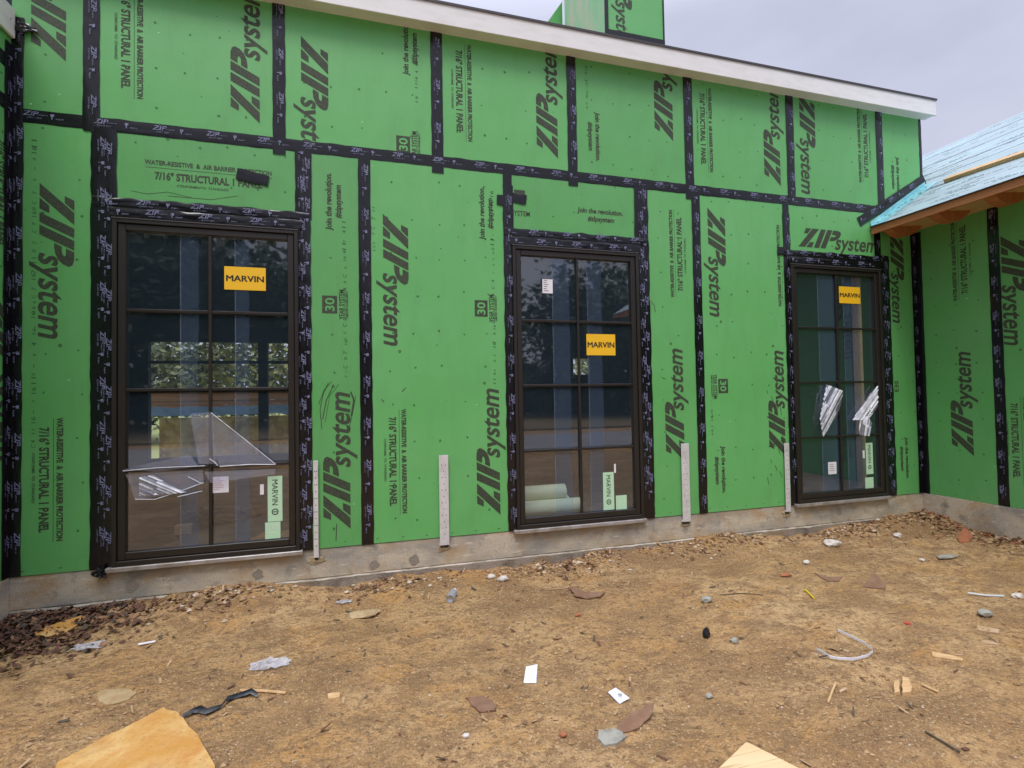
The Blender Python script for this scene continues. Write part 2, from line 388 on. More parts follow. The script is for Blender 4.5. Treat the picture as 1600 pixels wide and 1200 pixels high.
def thirty(mb, fr, u, v, d, rect, flip=1):
    """30 YEAR SYSTEM block; (u, v) the corner where the text starts, baseline side"""
    k = (-1 if d == 'up' else 1) * flip; t = 1 if d == 'up' else -1
    a, b = u + .0 * k, u + .112 * k
    rectink(mb, fr, min(a, b), max(a, b), min(v, v + .14 * t), max(v, v + .14 * t), rect)
    gv, gf = glyphs('30', .02)
    ink(mb, fr, gv, gf, TT(u + .022 * k, v + .018 * t, d, .104, .07, 0, flip), M_GREEN, rect, .0022)
    line(mb, fr, 'YEAR SYSTEM', u - .052 * k, v - .045 * t, d, .235, .04, rect, .02, 0, flip)
    line(mb, fr, 'LIMITED WARRANTY', u - .082 * k, v - .035 * t, d, .215, .017, rect, .02, 0, flip)
    a, b = u - .056 * k, u - .060 * k
    rectink(mb, fr, min(a, b), max(a, b), min(v - .045 * t, v + .2 * t), max(v - .045 * t, v + .2 * t), rect)
def faint(mb, fr, u, v0, v1, rect, seed):
    rr = random.Random(seed); z = v0
    while z < v1:
        s = rr.choice(['7', '4', 'C', '11', '-', '0', '16', 'A']); h = .018 + .014 * rr.random()
        gv, gf = glyphs(s, 0.0); ink(mb, fr, gv, gf, TT(u + .006 * rr.random(), z, 'up', h * .8 * len(s), h, .1), M_INKF, rect)
        z += .03 + .05 * rr.random()

# ------------------------------------------------------------------ the house
house = tag(empty('house', (3.7, 2.5, -.3)), 'unfinished green sheathed house with black seam tape and three tall dark windows', 'house')
T_SH = .011
def panel(fr, u0, u1, v0, v1, inks=(), marks=True, poly=None, seed=0, grid=(.2, .305), thick=T_SH):
    mb = MB(); g = .0015
    r = (u0 + g, u1 - g, v0 + g, v1 - g)
    P = poly or [(r[0], r[2]), (r[1], r[2]), (r[1], r[3]), (r[0], r[3])]
    n = len(P); fv = [fr(a, b, 0) for a, b in P]; bv = [fr(a, b, -thick) for a, b in P]
    mb.add(fv, [tuple(range(n))], M_GREEN); mb.add(fv + bv, [(i, (i + 1) % n, n + (i + 1) % n, n + i) for i in range(n)] + [tuple(range(n, 2 * n))], M_GREEN2)
    for f in inks: f(mb, fr, r)
    rr = random.Random(seed + int(u0 * 100) + int(v0 * 1000))
    if marks:
        a = u0 + .2
        cols = []
        while a < u1 - .06: cols.append(a); a += grid[0]
        off = rr.random() * .2
        for a in cols:
            b = v0 + .12 + off
            while b < v1 - .05:
                if (not poly or inside(P, a, b)) and rr.random() < .85:
                    mk(mb, fr, a + rr.uniform(-.022, .022), b + rr.uniform(-.03, .03), .008 + .004 * rr.random(), rr, M_MARK)
                b += grid[1]
        a = u0 + .08
        while a < u1 - .05:                                   # nails along the bottom plate
            if v0 < .01: mk(mb, fr, a, v0 + .035 + rr.uniform(-.006, .006), .011, rr, M_INK, .35)
            a += .19 + rr.uniform(-.03, .03)
        for _ in range(int((u1 - u0) * (v1 - v0) * 5)):       # scuffs
            a = rr.uniform(u0, u1); b = rr.uniform(v0, v1)
            if not poly or inside(P, a, b): mk(mb, fr, a, b, .003 + .006 * rr.random(), rr, M_MARK if rr.random() < .7 else M_STK_G, .6)
    return mb.build('sheathing_panel', house, fr((u0 + u1) / 2, v0))
def inside(P, x, y):
    c = False
    for i in range(len(P)):
        (x1, y1), (x2, y2) = P[i - 1], P[i]
        if (y1 > y) != (y2 > y) and x < (x2 - x1) * (y - y1) / (y2 - y1) + x1: c = not c
    return c
def mk(mb, fr, a, b, r, rr, m, fl=1.0):
    k = 6; ph = rr.random() * 6
    mb.add([fr(a + r * math.cos(ph + i * 6.283 / k) * (.6 + .6 * rr.random()), b + fl * r * math.sin(ph + i * 6.283 / k) * (.6 + .6 * rr.random()), .0011) for i in range(k)], [tuple(range(k))], m)

def LG(px, py, d, **k):       # big logo whose baseline starts at the photo point
    return lambda mb, fr, r: logo(mb, fr, *(W(px, py) if fr is MAIN else RW(px, py)), d, r, flip=(1 if fr is MAIN else -1), **k)
def SP(px, py, d): return lambda mb, fr, r: spec(mb, fr, *(W(px, py) if fr is MAIN else RW(px, py)), d, r, flip=(1 if fr is MAIN else -1))
def JN(px, py, d, **k): return lambda mb, fr, r: join(mb, fr, *(W(px, py) if fr is MAIN else RW(px, py)), d, r, flip=(1 if fr is MAIN else -1), **k)
def TH(px, py, d): return lambda mb, fr, r: thirty(mb, fr, *(W(px, py) if fr is MAIN else RW(px, py)), d, r, flip=(1 if fr is MAIN else -1))
def FT(px, py0, py1, s): return lambda mb, fr, r: faint(mb, fr, W(px, py0)[0], W(px, py1)[1], W(px, py0)[1], r, s)
def scrib(pts, wd=.004):      # a scuff or pen stroke through photo points
    def f(mb, fr, r):
        q = [W(*p) for p in pts]
        for a, b in zip(q, q[1:]):
            d = Vector((b[0] - a[0], b[1] - a[1])); l = d.length or 1; nn = Vector((-d.y, d.x)) / l * wd / 2
            ink(mb, fr, [(a[0] + nn.x, a[1] + nn.y), (b[0] + nn.x, b[1] + nn.y), (b[0] - nn.x, b[1] - nn.y), (a[0] - nn.x, a[1] - nn.y)], [(0, 1, 2, 3)], lambda x, y: (x, y), M_INK, r, .0014)
    return f
P4 = 1.2192; HZ = 3.124; TOP = 4.30; XE = 7.95
# lower row
panel(MAIN, -.46, .065, 0, HZ, [LG(62, 287, 'down'), SP(62, 668, 'down'), FT(57, 215, 700, 1)])
panel(MAIN, .065, 1.39, 2.53, HZ, [SP(242, 285, 'right') if False else (lambda mb, fr, r: spec(mb, fr, .388, 2.765, 'right', r)), scrib([(205, 298), (230, 303), (262, 300), (300, 309)], .003), scrib([(262, 306), (330, 312), (372, 306)], .003)])
panel(MAIN, 1.39, 1.84, 0, HZ, [LG(548, 825, 'up'), JN(518, 360, 'up'), TH(527, 490, 'up'), FT(540, 350, 590, 2),
      scrib([(513, 598), (505, 615), (500, 640), (503, 670)], .005), scrib([(520, 604), (510, 625), (504, 655)], .006), scrib([(548, 612), (553, 625), (549, 650)], .012),
      scrib([(556, 618), (552, 640), (545, 672)], .004), scrib([(526, 818), (525, 845)], .006), scrib([(518, 596), (506, 610), (498, 632)], .004), scrib([(530, 600), (515, 618), (508, 660)], .003)])
panel(MAIN, 1.84, 3.06, 0, HZ, [LG(598, 335, 'down'), LG(782, 803, 'up'), SP(608, 652, 'down'), JN(757, 375, 'up'), TH(762, 495, 'up'), FT(770, 300, 600, 3), FT(585, 330, 392, 4),
      scrib([(628, 612), (634, 606)], .006), scrib([(596, 624), (600, 628)], .008)])
panel(MAIN, 3.06, 4.33, 2.53, HZ, [lambda mb, fr, r: join(mb, fr, *W(902, 331), 'right', r), lambda mb, fr, r: line(mb, fr, 'SYSTEM', *W(799, 336), 'right', .17, .045, r),
      lambda mb, fr, r: rectink(mb, fr, 3.10, 3.2, 2.86, 2.95, r)])
panel(MAIN, 4.33, 4.93, 0, HZ, [LG(1070, 720, 'up'), SP(1067, 455, 'up'), scrib([(1016, 470), (1022, 477), (1024, 488)], .006), scrib([(1034, 590), (1040, 592)], .006)])
panel(MAIN, 4.93, 6.03, 0, HZ, [LG(1105, 325, 'down'), LG(1228, 712, 'up'), SP(1233, 470, 'up'), JN(1127, 697, 'down'), TH(1122, 592, 'down'), FT(1113, 625, 680, 6)] +
      [scrib([(1198 + (i * 7) % 26, 610 + i * 9), (1200 + (i * 7) % 26 + i % 3, 616 + i * 9 + (i % 4) * 2)], .006) for i in range(16)])
panel(MAIN, 6.03, 7.28, 2.53, HZ, [LG(1248, 385, 'right')])
panel(MAIN, 7.28, 7.79, 0, 3.0, [LG(1390, 362, 'down', s=.95), JN(1414, 683, 'down'), lambda mb, fr, r: line(mb, fr, 'E30', *W(1404, 612), 'up', .12, .06, r)])
# upper row
panel(MAIN, -.46, 0, HZ, TOP, [LG(103, 95, 'up')])
panel(MAIN, 0, P4, HZ, TOP, [LG(406, 192, 'up'), (lambda mb, fr, r: spec(mb, fr, W(190, 0)[0], W(190, 137)[1] + .71, 'down', r))])
panel(MAIN, P4, 2 * P4, HZ, TOP, [LG(470, 57, 'down'), JN(638, 118, 'up'), TH(641, 240, 'up'), FT(652, 100, 160, 8)])
panel(MAIN, 2 * P4, 3 * P4, HZ, TOP, [LG(872, 247, 'up'), SP(712, 78, 'down')])
panel(MAIN, 3 * P4, 4 * P4, HZ, TOP, [LG(1052, 220, 'up'), JN(930, 175, 'down'), (lambda mb, fr, r: thirty(mb, fr, *W(909, 60), 'down', r)), FT(917, 100, 170, 9)])
panel(MAIN, 4 * P4, 5 * P4, HZ, TOP, [LG(1220, 290, 'up'), SP(1093, 145, 'down')])
panel(MAIN, 5 * P4, 6 * P4, HZ, TOP, [LG(1248, 145, 'down'), SP(1357, 278, 'up')])
sl = .636
panel(MAIN, 6 * P4, XE, HZ, TOP, [JN(1400, 245, 'down')], poly=[(6 * P4 + .002, HZ), (XE - .56, HZ), (XE, HZ + .36), (XE, TOP), (6 * P4 + .002, TOP)])
# right wing wall (x = 7.79), facing the yard
panel(RIGHT, -.78, 0, 0, 3.0, [LG(1522, 712, 'up'), SP(1512, 458, 'up')], seed=3)
panel(RIGHT, -2.0, -.78, 0, 3.0, [LG(1563, 370, 'down'), SP(1579, 630, 'down')], seed=4)
panel(RIGHT, -3.22, -2.0, 0, 3.0, [lambda mb, fr, r: logo(mb, fr, -2.9, .2, 'up', r, -1)], seed=5)
panel(RIGHT, -4.44, -3.22, 0, 3.0, seed=6)
# left wing wall
panel(LEFT, -.9, 0, 0, HZ, [lambda mb, fr, r: spec(mb, fr, -.12, 2.9, 'down', r), lambda mb, fr, r: logo(mb, fr, -.13, 1.85, 'down', r)], seed=7)
panel(LEFT, -.9, 0, HZ, 3.72, seed=8)
panel(LEFT, -1.45, -.9, 0, HZ, [lambda mb, fr, r: logo(mb, fr, -1.3, .3, 'up', r, -1)], seed=9)
panel(LEFT, -1.45, -.9, HZ, 3.72, seed=10)

# ---- seam tape
_pr = random.Random(5)
def tape(fr, a, b, wd=.095, n0=.0018, wr=.0016, prints=True, jag=.002, double=False, seed=1, step=.018):
    (u0, v0), (u1, v1) = a, b; d = Vector((u1 - u0, v1 - v0)); Ln = d.length; d /= Ln; pn = Vector((-d.y, d.x))
    nl = max(2, int(Ln / step)); nw = 6; mb = MB(); vs = []; rr = random.Random(seed); sx = rr.random() * 99
    for i in range(nl + 1):
        t = i / nl * Ln; e0 = jag * noise.noise((t * 9, sx, 0)) * 2; e1 = jag * noise.noise((t * 9, sx, 5)) * 2
        for j in range(nw + 1):
            s = (j / nw - .5) * wd + (e0 if j == 0 else e1 if j == nw else 0)
            q = Vector((u0, v0)) + d * t + pn * s
            h = n0 + wr * (.5 + .5 * noise.noise((t * 12 + sx, s * 45, 1)) + .9 * max(0, noise.noise((t * 5, s * 60, 8 + sx)))) if 0 < j < nw else n0
            vs.append(fr(q.x, q.y, h))
    mb.add(vs, [(i * (nw + 1) + j, i * (nw + 1) + j + 1, (i + 1) * (nw + 1) + j + 1, (i + 1) * (nw + 1) + j) for i in range(nl) for j in range(nw)], M_TAPE)
    # thin edge
    if prints:
        t = rr.uniform(.02, .15)
        lanes = (-.016, .02) if double else (rr.uniform(-.006, .006),)
        top = n0 + wr * 1.5 + .001
        for ln in lanes:
            t = rr.uniform(.0, .1); k = rr.randint(0, 1)
            def T(x, y, t0, o):
                q = Vector((u0, v0)) + d * (t0 + x) + pn * (o + y); return (q.x, q.y)
            sg = -1 if abs(d.y) > .5 and d.y > 0 else 1
            while t < Ln - .16:
                if k % 2 == 0:
                    gv, gf = glyphs('ZIP', .03); ink(mb, fr, gv, gf, lambda x, y: T(.085 * x + .010 * y, y * .033, t, ln), M_TPRN, None, top)
                    gv, gf = glyphs('system tape', .0); ink(mb, fr, gv, gf, lambda x, y: T(.085 * x + .004 * y, y * .013 - .018, t + .02, ln), M_TPRN, None, top)
                    gv, gf = glyphs('tape', .0); ink(mb, fr, gv, gf, lambda x, y: T(.06 * x, y * .010 + .006, t + .082, ln), M_TPRN, None, top)
                else:
                    ink(mb, fr, [(0, .004), (.022, .004), (.022, .022), (0, .022)], [(0, 1, 2, 3)], lambda x, y: T(x, y, t, ln), M_TPRN, None, top)
                    ink(mb, fr, [(.006, -.014), (.012, -.014), (.012, .004), (.006, .004)], [(0, 1, 2, 3)], lambda x, y: T(x, y, t, ln), M_TPRN, None, top)
                    gv, gf = glyphs('tape', .01); ink(mb, fr, gv, gf, lambda x, y: T(.045 * x, y * .012 - .012, t + .03, ln), M_TPRN, None, top)
                t += rr.uniform(.15, .19); k += 1
    return mb.build('seam_tape', house, fr(u0, v0), smooth=True)
# horizontal seam
tape(MAIN, (-.44, HZ), (.02, HZ), seed=11)
tape(MAIN, (.0, HZ), (7.22, HZ - .004), seed=12, wr=.0022, jag=.003)
for k in range(6):                                       # upper verticals, tops run up under the eave
    x = P4 * k; e = [.06, .085, .10, .09, .10, .04][k]
    tape(MAIN, (x, TOP - .02), (x, HZ - e), seed=20 + k, n0=.0042, wr=.0022 if k else .004, wd=[.1, .092, .098, .092, .098, .098][k])
tape(MAIN, (6 * P4, TOP - .02), (6 * P4, HZ + .02), seed=27, n0=.0042)
tape(MAIN, (XE - .02, TOP - .02), (XE - .02, HZ + .38), wd=.04, seed=28, prints=False)
# step tape along the side roof
tape(MAIN, (6.98, 2.965), (7.97, 3.535), wd=.105, seed=29, n0=.0070, wr=.003)
# lower verticals
tape(MAIN, (1.845, HZ - .02), (1.845, 0), seed=31, n0=.0045, wr=.0022)
tape(MAIN, (4.935, HZ + .02), (4.935, 0), seed=32, n0=.0045, wr=.0022)
tape(MAIN, (-.425, TOP - .5), (-.425, 0), wd=.075, seed=33, n0=.0045, wr=.003)
tape(LEFT, (-.035, 3.6), (-.035, 0), wd=.07, seed=34, n0=.0045, wr=.003)
tape(LEFT, (-1.43, HZ + .05), (0, HZ + .05), wd=.1, seed=35)
tape(LEFT, (-1.43, 3.46), (0, 3.46), wd=.1, seed=36)
tape(MAIN, (7.235, 2.88), (7.235, 2.60), wd=.09, seed=77, n0=.004)
tape(MAIN, (7.755, 2.96), (7.755, 0), wd=.07, seed=37, n0=.0045)
tape(RIGHT, (-.035, 2.9), (-.035, 0), wd=.07, seed=38, n0=.0045, prints=False)
tape(RIGHT, (-.745, 2.95), (-.745, 0), seed=39, n0=.0035)
tape(RIGHT, (-2.0, 2.95), (-2.0, 0), seed=40, n0=.0035)
tape(RIGHT, (-3.22, 2.95), (-3.22, 0), seed=41, n0=.0035)
# window surrounds: (left, right) of each frame
WX = [(.135, 1.35), (3.07, 4.285), (6.035, 7.24)]
for k, (a, b) in enumerate(WX):
    la = [.0, 2.995, 5.965][k]; rb = [1.44, 4.41, 7.39][k]
    tape(MAIN, ((la + a) / 2 + .01, HZ - .03 if k < 1 else 2.98), ((la + a) / 2 + .01, -.0), wd=a - la + .02, seed=50 + k, n0=.006, wr=.004, double=k == 0, jag=.004)
    tape(MAIN, ((rb + b) / 2 - .01, HZ - .03 if k < 2 else 2.62), ((rb + b) / 2 - .01, -.0), wd=rb - b + .02, seed=55 + k, n0=.006, wr=.004, double=True, jag=.004)
    tape(MAIN, (la + .01, 2.568), (rb - .01, 2.568), wd=.075, seed=60 + k, n0=.008, wr=.005, jag=.006, step=.012)
    tape(MAIN, (a - .02, 2.492), (b + .03, 2.492), wd=.090, seed=65 + k, n0=.012, wr=.006, jag=.006, step=.012)
    if k: tape(MAIN, (la + .045, 2.97), (la + .045, HZ - .03), wd=.08, seed=70 + k, n0=.0045)
tape(MAIN, (1.40, 2.55), (1.40, HZ - .02), wd=.10, seed=76, n0=.0055, wr=.003)
# small patches
for (x0, y0), (x1, y1), sd_ in [(W(370, 272), W(420, 284), 81), (W(800, 308), W(822, 313), 82), (W(776, 312), W(800, 315), 84), (W(1214, 392), W(1230, 394), 83)]:
    tape(MAIN, (x0, y0), (x1, y1), wd=.085, seed=sd_, n0=.008, wr=.001, jag=.006, prints=False)
# torn tape wad and corner bits
def wad(c, size, m, seed, parent, name, amp=.5, sub=2, flat=(1, 1, 1)):
    import bmesh
    bm = bmesh.new(); bmesh.ops.create_icosphere(bm, subdivisions=sub, radius=1)
    for v in bm.verts:
        n = 1 + amp * noise.noise(v.co * 1.8 + Vector((seed * 3.7, 0, 0))) + amp * .5 * noise.noise(v.co * 5 + Vector((seed, 2, 0)))
        v.co = Vector((v.co.x * flat[0], v.co.y * flat[1], v.co.z * flat[2])) * size * n
    mb = MB(); mb.add([v.co + Vector(c) for v in bm.verts], [tuple(v.index for v in f.verts) for f in bm.faces], m); bm.free()
    return mb
u, v = W(161, 893); wad((u, -.03, v), .035, M_TAPE, 3, None, '', .9, 3, (1, .7, 1)).build('torn_tape_end', house, (u, -.03, v))
u, v = W(38, 42)
mb = wad((u + .01, -.02, v - .02), .036, M_TAPE, 4, None, '', .8, 3, (1.5, .3, .9)); mb.build('torn_tape_end', house, (u, -.03, v))

# ---- windows
ZB, ZT = .012, 2.452
def sticker(parent, xc, zc, wd, h, m, yy, text=None, vert=False, tw=.9, th=.3, extra=None, rot=0):
    mb = MB(); F = Fr((xc, yy, zc), (math.cos(rot), 0, math.sin(rot)), (-math.sin(rot), 0, math.cos(rot)), (0, -1, 0))
    mb.add([F(-wd / 2, -h / 2, 0), F(wd / 2, -h / 2, 0), F(wd / 2, h / 2, 0), F(-wd / 2, h / 2, 0)], [(0, 1, 2, 3)], m)
    mb.add([F(-wd / 2, -h / 2, .001), F(wd / 2, -h / 2, .001), F(wd / 2, h / 2, .001), F(-wd / 2, h / 2, .001)], [(0, 1, 2, 3)], m)
    if text:
        gv, gf = glyphs(text, .0)
        if vert: ink(mb, F, gv, gf, TT(-h * 0 - wd * .20, h * .42, 'down', h * tw, wd * th), M_BLACK, None, .002)
        else:
            for q_ in (-.0022, 0, .0022): ink(mb, F, gv, gf, TT(-wd * tw / 2 + q_, -h * th / 2 + abs(q_) * .4, 'right', wd * tw, h * th), M_BLACK, None, .002 + abs(q_) * .1 + q_ * .03)
    if extra: extra(mb, F)
    return mb.build('sticker', parent, (xc, yy, zc))
def ring(mb, F, cx, cy, r, wd=.3):
    for i in range(16):
        a0, a1 = i * math.pi / 8, (i + 1) * math.pi / 8; ri = r * (1 - wd)
        mb.add([F(cx + rr_ * math.cos(a), cy + rr_ * math.sin(a), .002) for rr_, a in ((r, a0), (r, a1), (ri, a1), (ri, a0))], [(0, 1, 2, 3)], M_BLACK)
    mb.add([F(cx - r * .5, cy - r * .15, .0022), F(cx + r * .5, cy - r * .15, .0022), F(cx + r * .5, cy + r * .15, .0022), F(cx - r * .5, cy + r * .15, .0022)], [(0, 1, 2, 3)], M_BLACK)
def lines(mb, F, wd, h, m=M_BLACK, n=5, s=1):
    rr = random.Random(s)
    for i in range(n):
        y = h / 2 - (i + .8) * h / (n + 1); a = -wd * .38; b = a + wd * rr.uniform(.25, .75)
        mb.add([F(a, y, .002), F(b, y, .002), F(b, y + h * .035, .002), F(a, y + h * .035, .002)], [(0, 1, 2, 3)], m)
YG = .012   # plane of the glass
def window(k, label):
    a, b = WX[k]; win = empty('window', ((a + b) / 2, 0, ZB), house); win['label'] = label
    f = MB()                                             # outer frame: jambs full height, head and sill between
    fw = .028; yo = -.030
    f.box((a, yo, ZB), (a + fw, .10, ZT), M_FRAME, .003); f.box((b - fw, yo, ZB), (b, .10, ZT), M_FRAME, .003)
    f.box((a + fw, yo + .001, ZT - fw), (b - fw, .10, ZT), M_FRAME, .003); f.box((a + fw, yo + .001, ZB), (b - fw, .10, ZB + fw + .006), M_FRAME, .003)
    f.box((a - .004, yo - .004, ZT + .001), (b + .004, .02, ZT + .007), M_FRAMEL)
    f.build('frame', win, (a, yo, ZB))
    s = MB(); a1, b1 = a + fw + .003, b - fw - .003; z0, z1 = ZB + fw + .009, ZT - fw - .003; sw = .046; ys = -.017
    s.box((a1, ys, z0), (a1 + sw, .055, z1), M_FRAME, .004); s.box((b1 - sw, ys, z0), (b1, .055, z1), M_FRAME, .004)
    s.box((a1 + sw, ys + .001, z1 - sw), (b1 - sw, .055, z1), M_FRAME, .004); s.box((a1 + sw, ys + .001, z0), (b1 - sw, .055, z0 + sw + .006), M_FRAME, .004)
    s.build('sash', win, (a1, ys, z0))
    ga, gb, gb0, gt = a1 + sw, b1 - sw, z0 + sw + .006, z1 - sw
    m = MB(); mc = (ga + gb) / 2; bw = .011
    m.box((mc - bw, -.010, gb0), (mc + bw, YG - .002, gt), M_FRAME, .003)
    hz = [gb0 + (gt - gb0) * i / 4 for i in (1, 2, 3)]
    for z in hz:
        for x0, x1 in ((ga, mc - bw - .0005), (mc + bw + .0005, gb)): m.box((x0, -.008, z - bw), (x1, YG - .002, z + bw), M_FRAME, .003)
    m.build('glazing_bars', win, (mc, 0, gb0))
    g = MB(); g.add([(ga, YG, gb0), (gb, YG, gb0), (gb, YG, gt), (ga, YG, gt)], [(0, 1, 2, 3)], M_GLASS); g.build('glass', win, (mc, YG, gb0))
    # strips of protective film stuck on the glass, one down each column of panes
    for (x0, x1) in ([(.545, .66), (.905, 1.0)], [(3.44, 3.60), (3.775, 3.915)], [(6.40, 6.62), (6.74, 6.97)])[k]:
        p = MB(); zz = hz + [gt]; z0_ = gb0
        n = 24; rr = random.Random(k)
        vs = []
        for i in range(n + 1):
            z = gb0 + (gt - gb0) * i / n; j = .002 * noise.noise((z * 3, x0, 0)) * 2
            vs += [(x0 + j, YG - .0016, z), (x1 + j * 2, YG - .0016, z)]
        p.add(vs, [(2 * i, 2 * i + 1, 2 * i + 3, 2 * i + 2) for i in range(n)], M_FILM)
        p.add([(x0, YG - .0022, gb0), (x0 + .004, YG - .0022, gb0), (x0 + .004, YG - .0022, gt), (x0, YG - .0022, gt)], [(0, 1, 2, 3)], M_FILM2)
        p.build('protective_film', win, (x0, YG, gb0))
    sl_ = MB(); sl_.box((a - .03, -.045, -.022), (b + .02, .02, ZB - .003), M_ALU, .003); sl_.build('sill_pan', win, (a, 0, 0))
    return win, (ga, gb, gb0, gt, hz)
YS = YG - .004
def mk_st(win, px0, py0, px1, py1, m, **k):
    xa, zb = W((px0), (py0 + py1) / 2)[0], 0; xb = W(px1, (py0 + py1) / 2)[0]; zt = W((px0 + px1) / 2, py0)[1]; zb = W((px0 + px1) / 2, py1)[1]
    return sticker(win, (xa + xb) / 2, (zt + zb) / 2, xb - xa, zt - zb, m, YS, **k)
w1, d1 = window(0, 'largest-looking window at the left, plastic film flaps hanging across its lower panes')
w2, d2 = window(1, 'middle window with a yellow sticker in its second row and a small white label at top left')
w3, d3 = window(2, 'window next to the inside corner with two crumpled film scraps on the glass')
mk_st(w1, 350, 417, 415, 453, M_STK_Y, text='MARVIN', tw=.9, th=.27)
mk_st(w2, 917, 522, 962, 555, M_STK_Y, text='MARVIN', tw=.92, th=.27)
mk_st(w3, 1312, 448, 1345, 474, M_STK_Y, text='MARVIN', tw=.92, th=.27)
mk_st(w1, 418, 744, 441, 815, M_STK_G, text='MARVIN', vert=True, tw=.56, th=.42, extra=lambda mb, F: ring(mb, F, 0, -.098, .024))
mk_st(w1, 414, 816, 438, 842, M_STK_G, extra=lambda mb, F: lines(mb, F, .09, .1, M_STK_W, 3, 2))
mk_st(w1, 406, 757, 412, 773, M_STK_W); mk_st(w1, 332, 745, 357, 770, M_STK_W, extra=lambda mb, F: lines(mb, F, .11, .11, M_PRED, 6, 3))
mk_st(w2, 943, 738, 960, 797, M_STK_G, text='MARVIN', vert=True, tw=.56, th=.42, extra=lambda mb, F: ring(mb, F, 0, -.098, .024))
mk_st(w2, 963, 774, 980, 796, M_STK_G); mk_st(w2, 960, 725, 963, 739, M_STK_W)
mk_st(w2, 848, 436, 864, 458, M_STK_W, extra=lambda mb, F: lines(mb, F, .1, .13, M_BLACK, 6, 4))
mk_st(w3, 1354, 692, 1365, 741, M_STK_G, text='MARVIN', vert=True, tw=.56, th=.42, extra=lambda mb, F: ring(mb, F, 0, -.092, .022))
mk_st(w3, 1353, 746, 1366, 763, M_STK_G); mk_st(w3, 1295, 722, 1308, 741, M_STK_W, extra=lambda mb, F: lines(mb, F, .1, .1, M_BLACK, 4, 5)); mk_st(w3, 1349, 704, 1352, 716, M_STK_W)

# hanging film on windows: thin folded sheets standing a few mm off the bars
def sheet(name, tris, m, label, yy, amp=.01, edge=True, sub=5):
    mb = MB(); rr = random.Random(len(label))
    for poly, mm in tris:
        q = [W(*p) for p in poly]; c = (sum(p[0] for p in q) / len(q), sum(p[1] for p in q) / len(q))
        for i in range(len(q)):
            a, b = q[i], q[(i + 1) % len(q)]
            vs = []; idx = {}
            for s in range(sub + 1):
                for t in range(sub + 1 - s):
                    x = c[0] + (a[0] - c[0]) * s / sub + (b[0] - c[0]) * t / sub; z = c[1] + (a[1] - c[1]) * s / sub + (b[1] - c[1]) * t / sub
                    idx[(s, t)] = len(vs); vs.append((x, yy - amp * (.5 + noise.noise((x * 9, z * 9, yy * 50))), z))
            fs = []
            for s in range(sub):
                for t in range(sub - s):
                    fs.append((idx[(s, t)], idx[(s + 1, t)], idx[(s, t + 1)]))
                    if t < sub - s - 1: fs.append((idx[(s + 1, t)], idx[(s + 1, t + 1)], idx[(s, t + 1)]))
            mb.add(vs, fs, mm)
    o = mb.build(name, None, Vector(mb.v[0]), smooth=True); return mb, o
def strokes(o, segs, m, yy, wd=.006):
    mb = MB()
    for p in segs:
        q = [W(*a) for a in p]; mb.tube([(x, yy, z) for x, z in q], wd / 2, m, 5)
    return mb.build('film_fold', o, (W(*segs[0][0])[0], yy, W(*segs[0][0])[1]))
_, o = sheet('plastic_film', [([(299, 646), (332, 644), (340, 724), (312, 724)], M_PLAST), ([(332, 644), (430, 724), (345, 730), (334, 700)], M_PLAST)], M_PLAST, 'a', -.020, .012)
tag(o, 'clear triangular film flap standing across the middle of the left window', 'plastic film', 'loose film on the windows')
strokes(o, [[(332, 645), (380, 683), (432, 725)], [(345, 728), (390, 725), (431, 725)], [(329, 716), (338, 722), (342, 727)]], M_PLASTW, -.030, .006)
_, o = sheet('plastic_film', [([(194, 733), (240, 722), (298, 710), (312, 728), (250, 736)], M_PLAST), ([(198, 740), (318, 734), (320, 752), (290, 768), (214, 780)], M_PLAST), ([(320, 736), (432, 732), (430, 740), (360, 750), (330, 754)], M_PLAST)], M_PLAST, 'bb', -.018, .012)
tag(o, 'long clear film strip sagging over the lower bar of the left window', 'plastic film', 'loose film on the windows')
strokes(o, [[(195, 735), (250, 730), (322, 727)], [(214, 779), (245, 779), (290, 764), (320, 753)], [(280, 775), (318, 766)], [(296, 744), (318, 755)]], M_PLASTW, -.030, .006)
def crumple(base, ang, label, seed, white=.5):
    """a creased sheet: narrow fan-folded facets, some coloured white as if catching the light, some nearly clear"""
    q = [W(*p) for p in base]; ca, sa = math.cos(ang), math.sin(ang); rr_ = random.Random(seed)
    rot = [(x * ca + z * sa, -x * sa + z * ca) for x, z in q]
    v0, v1 = min(p[1] for p in rot), max(p[1] for p in rot); cx_ = sum(p[0] for p in rot) / len(rot)
    mb_ = MB(); v = v0; k = 0; y_ = -.026; run = 0
    while v < v1:
        h_ = rr_.uniform(.004, .013); yn = -.026 - rr_.uniform(0, .018) * (k % 2)
        for (u0_, u1_) in ((-9, cx_ + rr_.uniform(-.02, .02)), (None, 9)):
            if u0_ is None: u0_ = last_
            last_ = u1_; p = clip(list(rot), (u0_, u1_, v, v + h_))
            if not p: continue
            m_ = M_PLASTW if rr_.random() < white else M_PLAST
            mb_.add([(a * ca - b * sa, y_ + (yn - y_) * (b - v) / h_ + .004 * noise.noise((a * 30, b * 30, seed)), a * sa + b * ca) for a, b in p], [tuple(range(len(p)))], m_)
        v += h_; y_ = yn; k += 1
    o_ = mb_.build('plastic_scrap', None, (q[0][0], -.03, q[0][1]))
    return tag(o_, label, 'plastic scrap', 'loose film on the windows')
crumple([(221, 745), (242, 741), (268, 757), (296, 768), (220, 774)], -.5, 'crumpled bluish white film scrap behind the sagging strip on the left window', 3, .72)
crumple([(1287, 601), (1314, 611), (1311, 630), (1304, 650), (1283, 682), (1277, 655)], .95, 'tall streaky film scrap on the left pane of the corner window', 5, .5)
crumple([(1367, 602), (1368, 636), (1352, 656), (1328, 656), (1345, 628)], .8, 'jagged white film scrap on the right pane of the corner window', 8, .62)
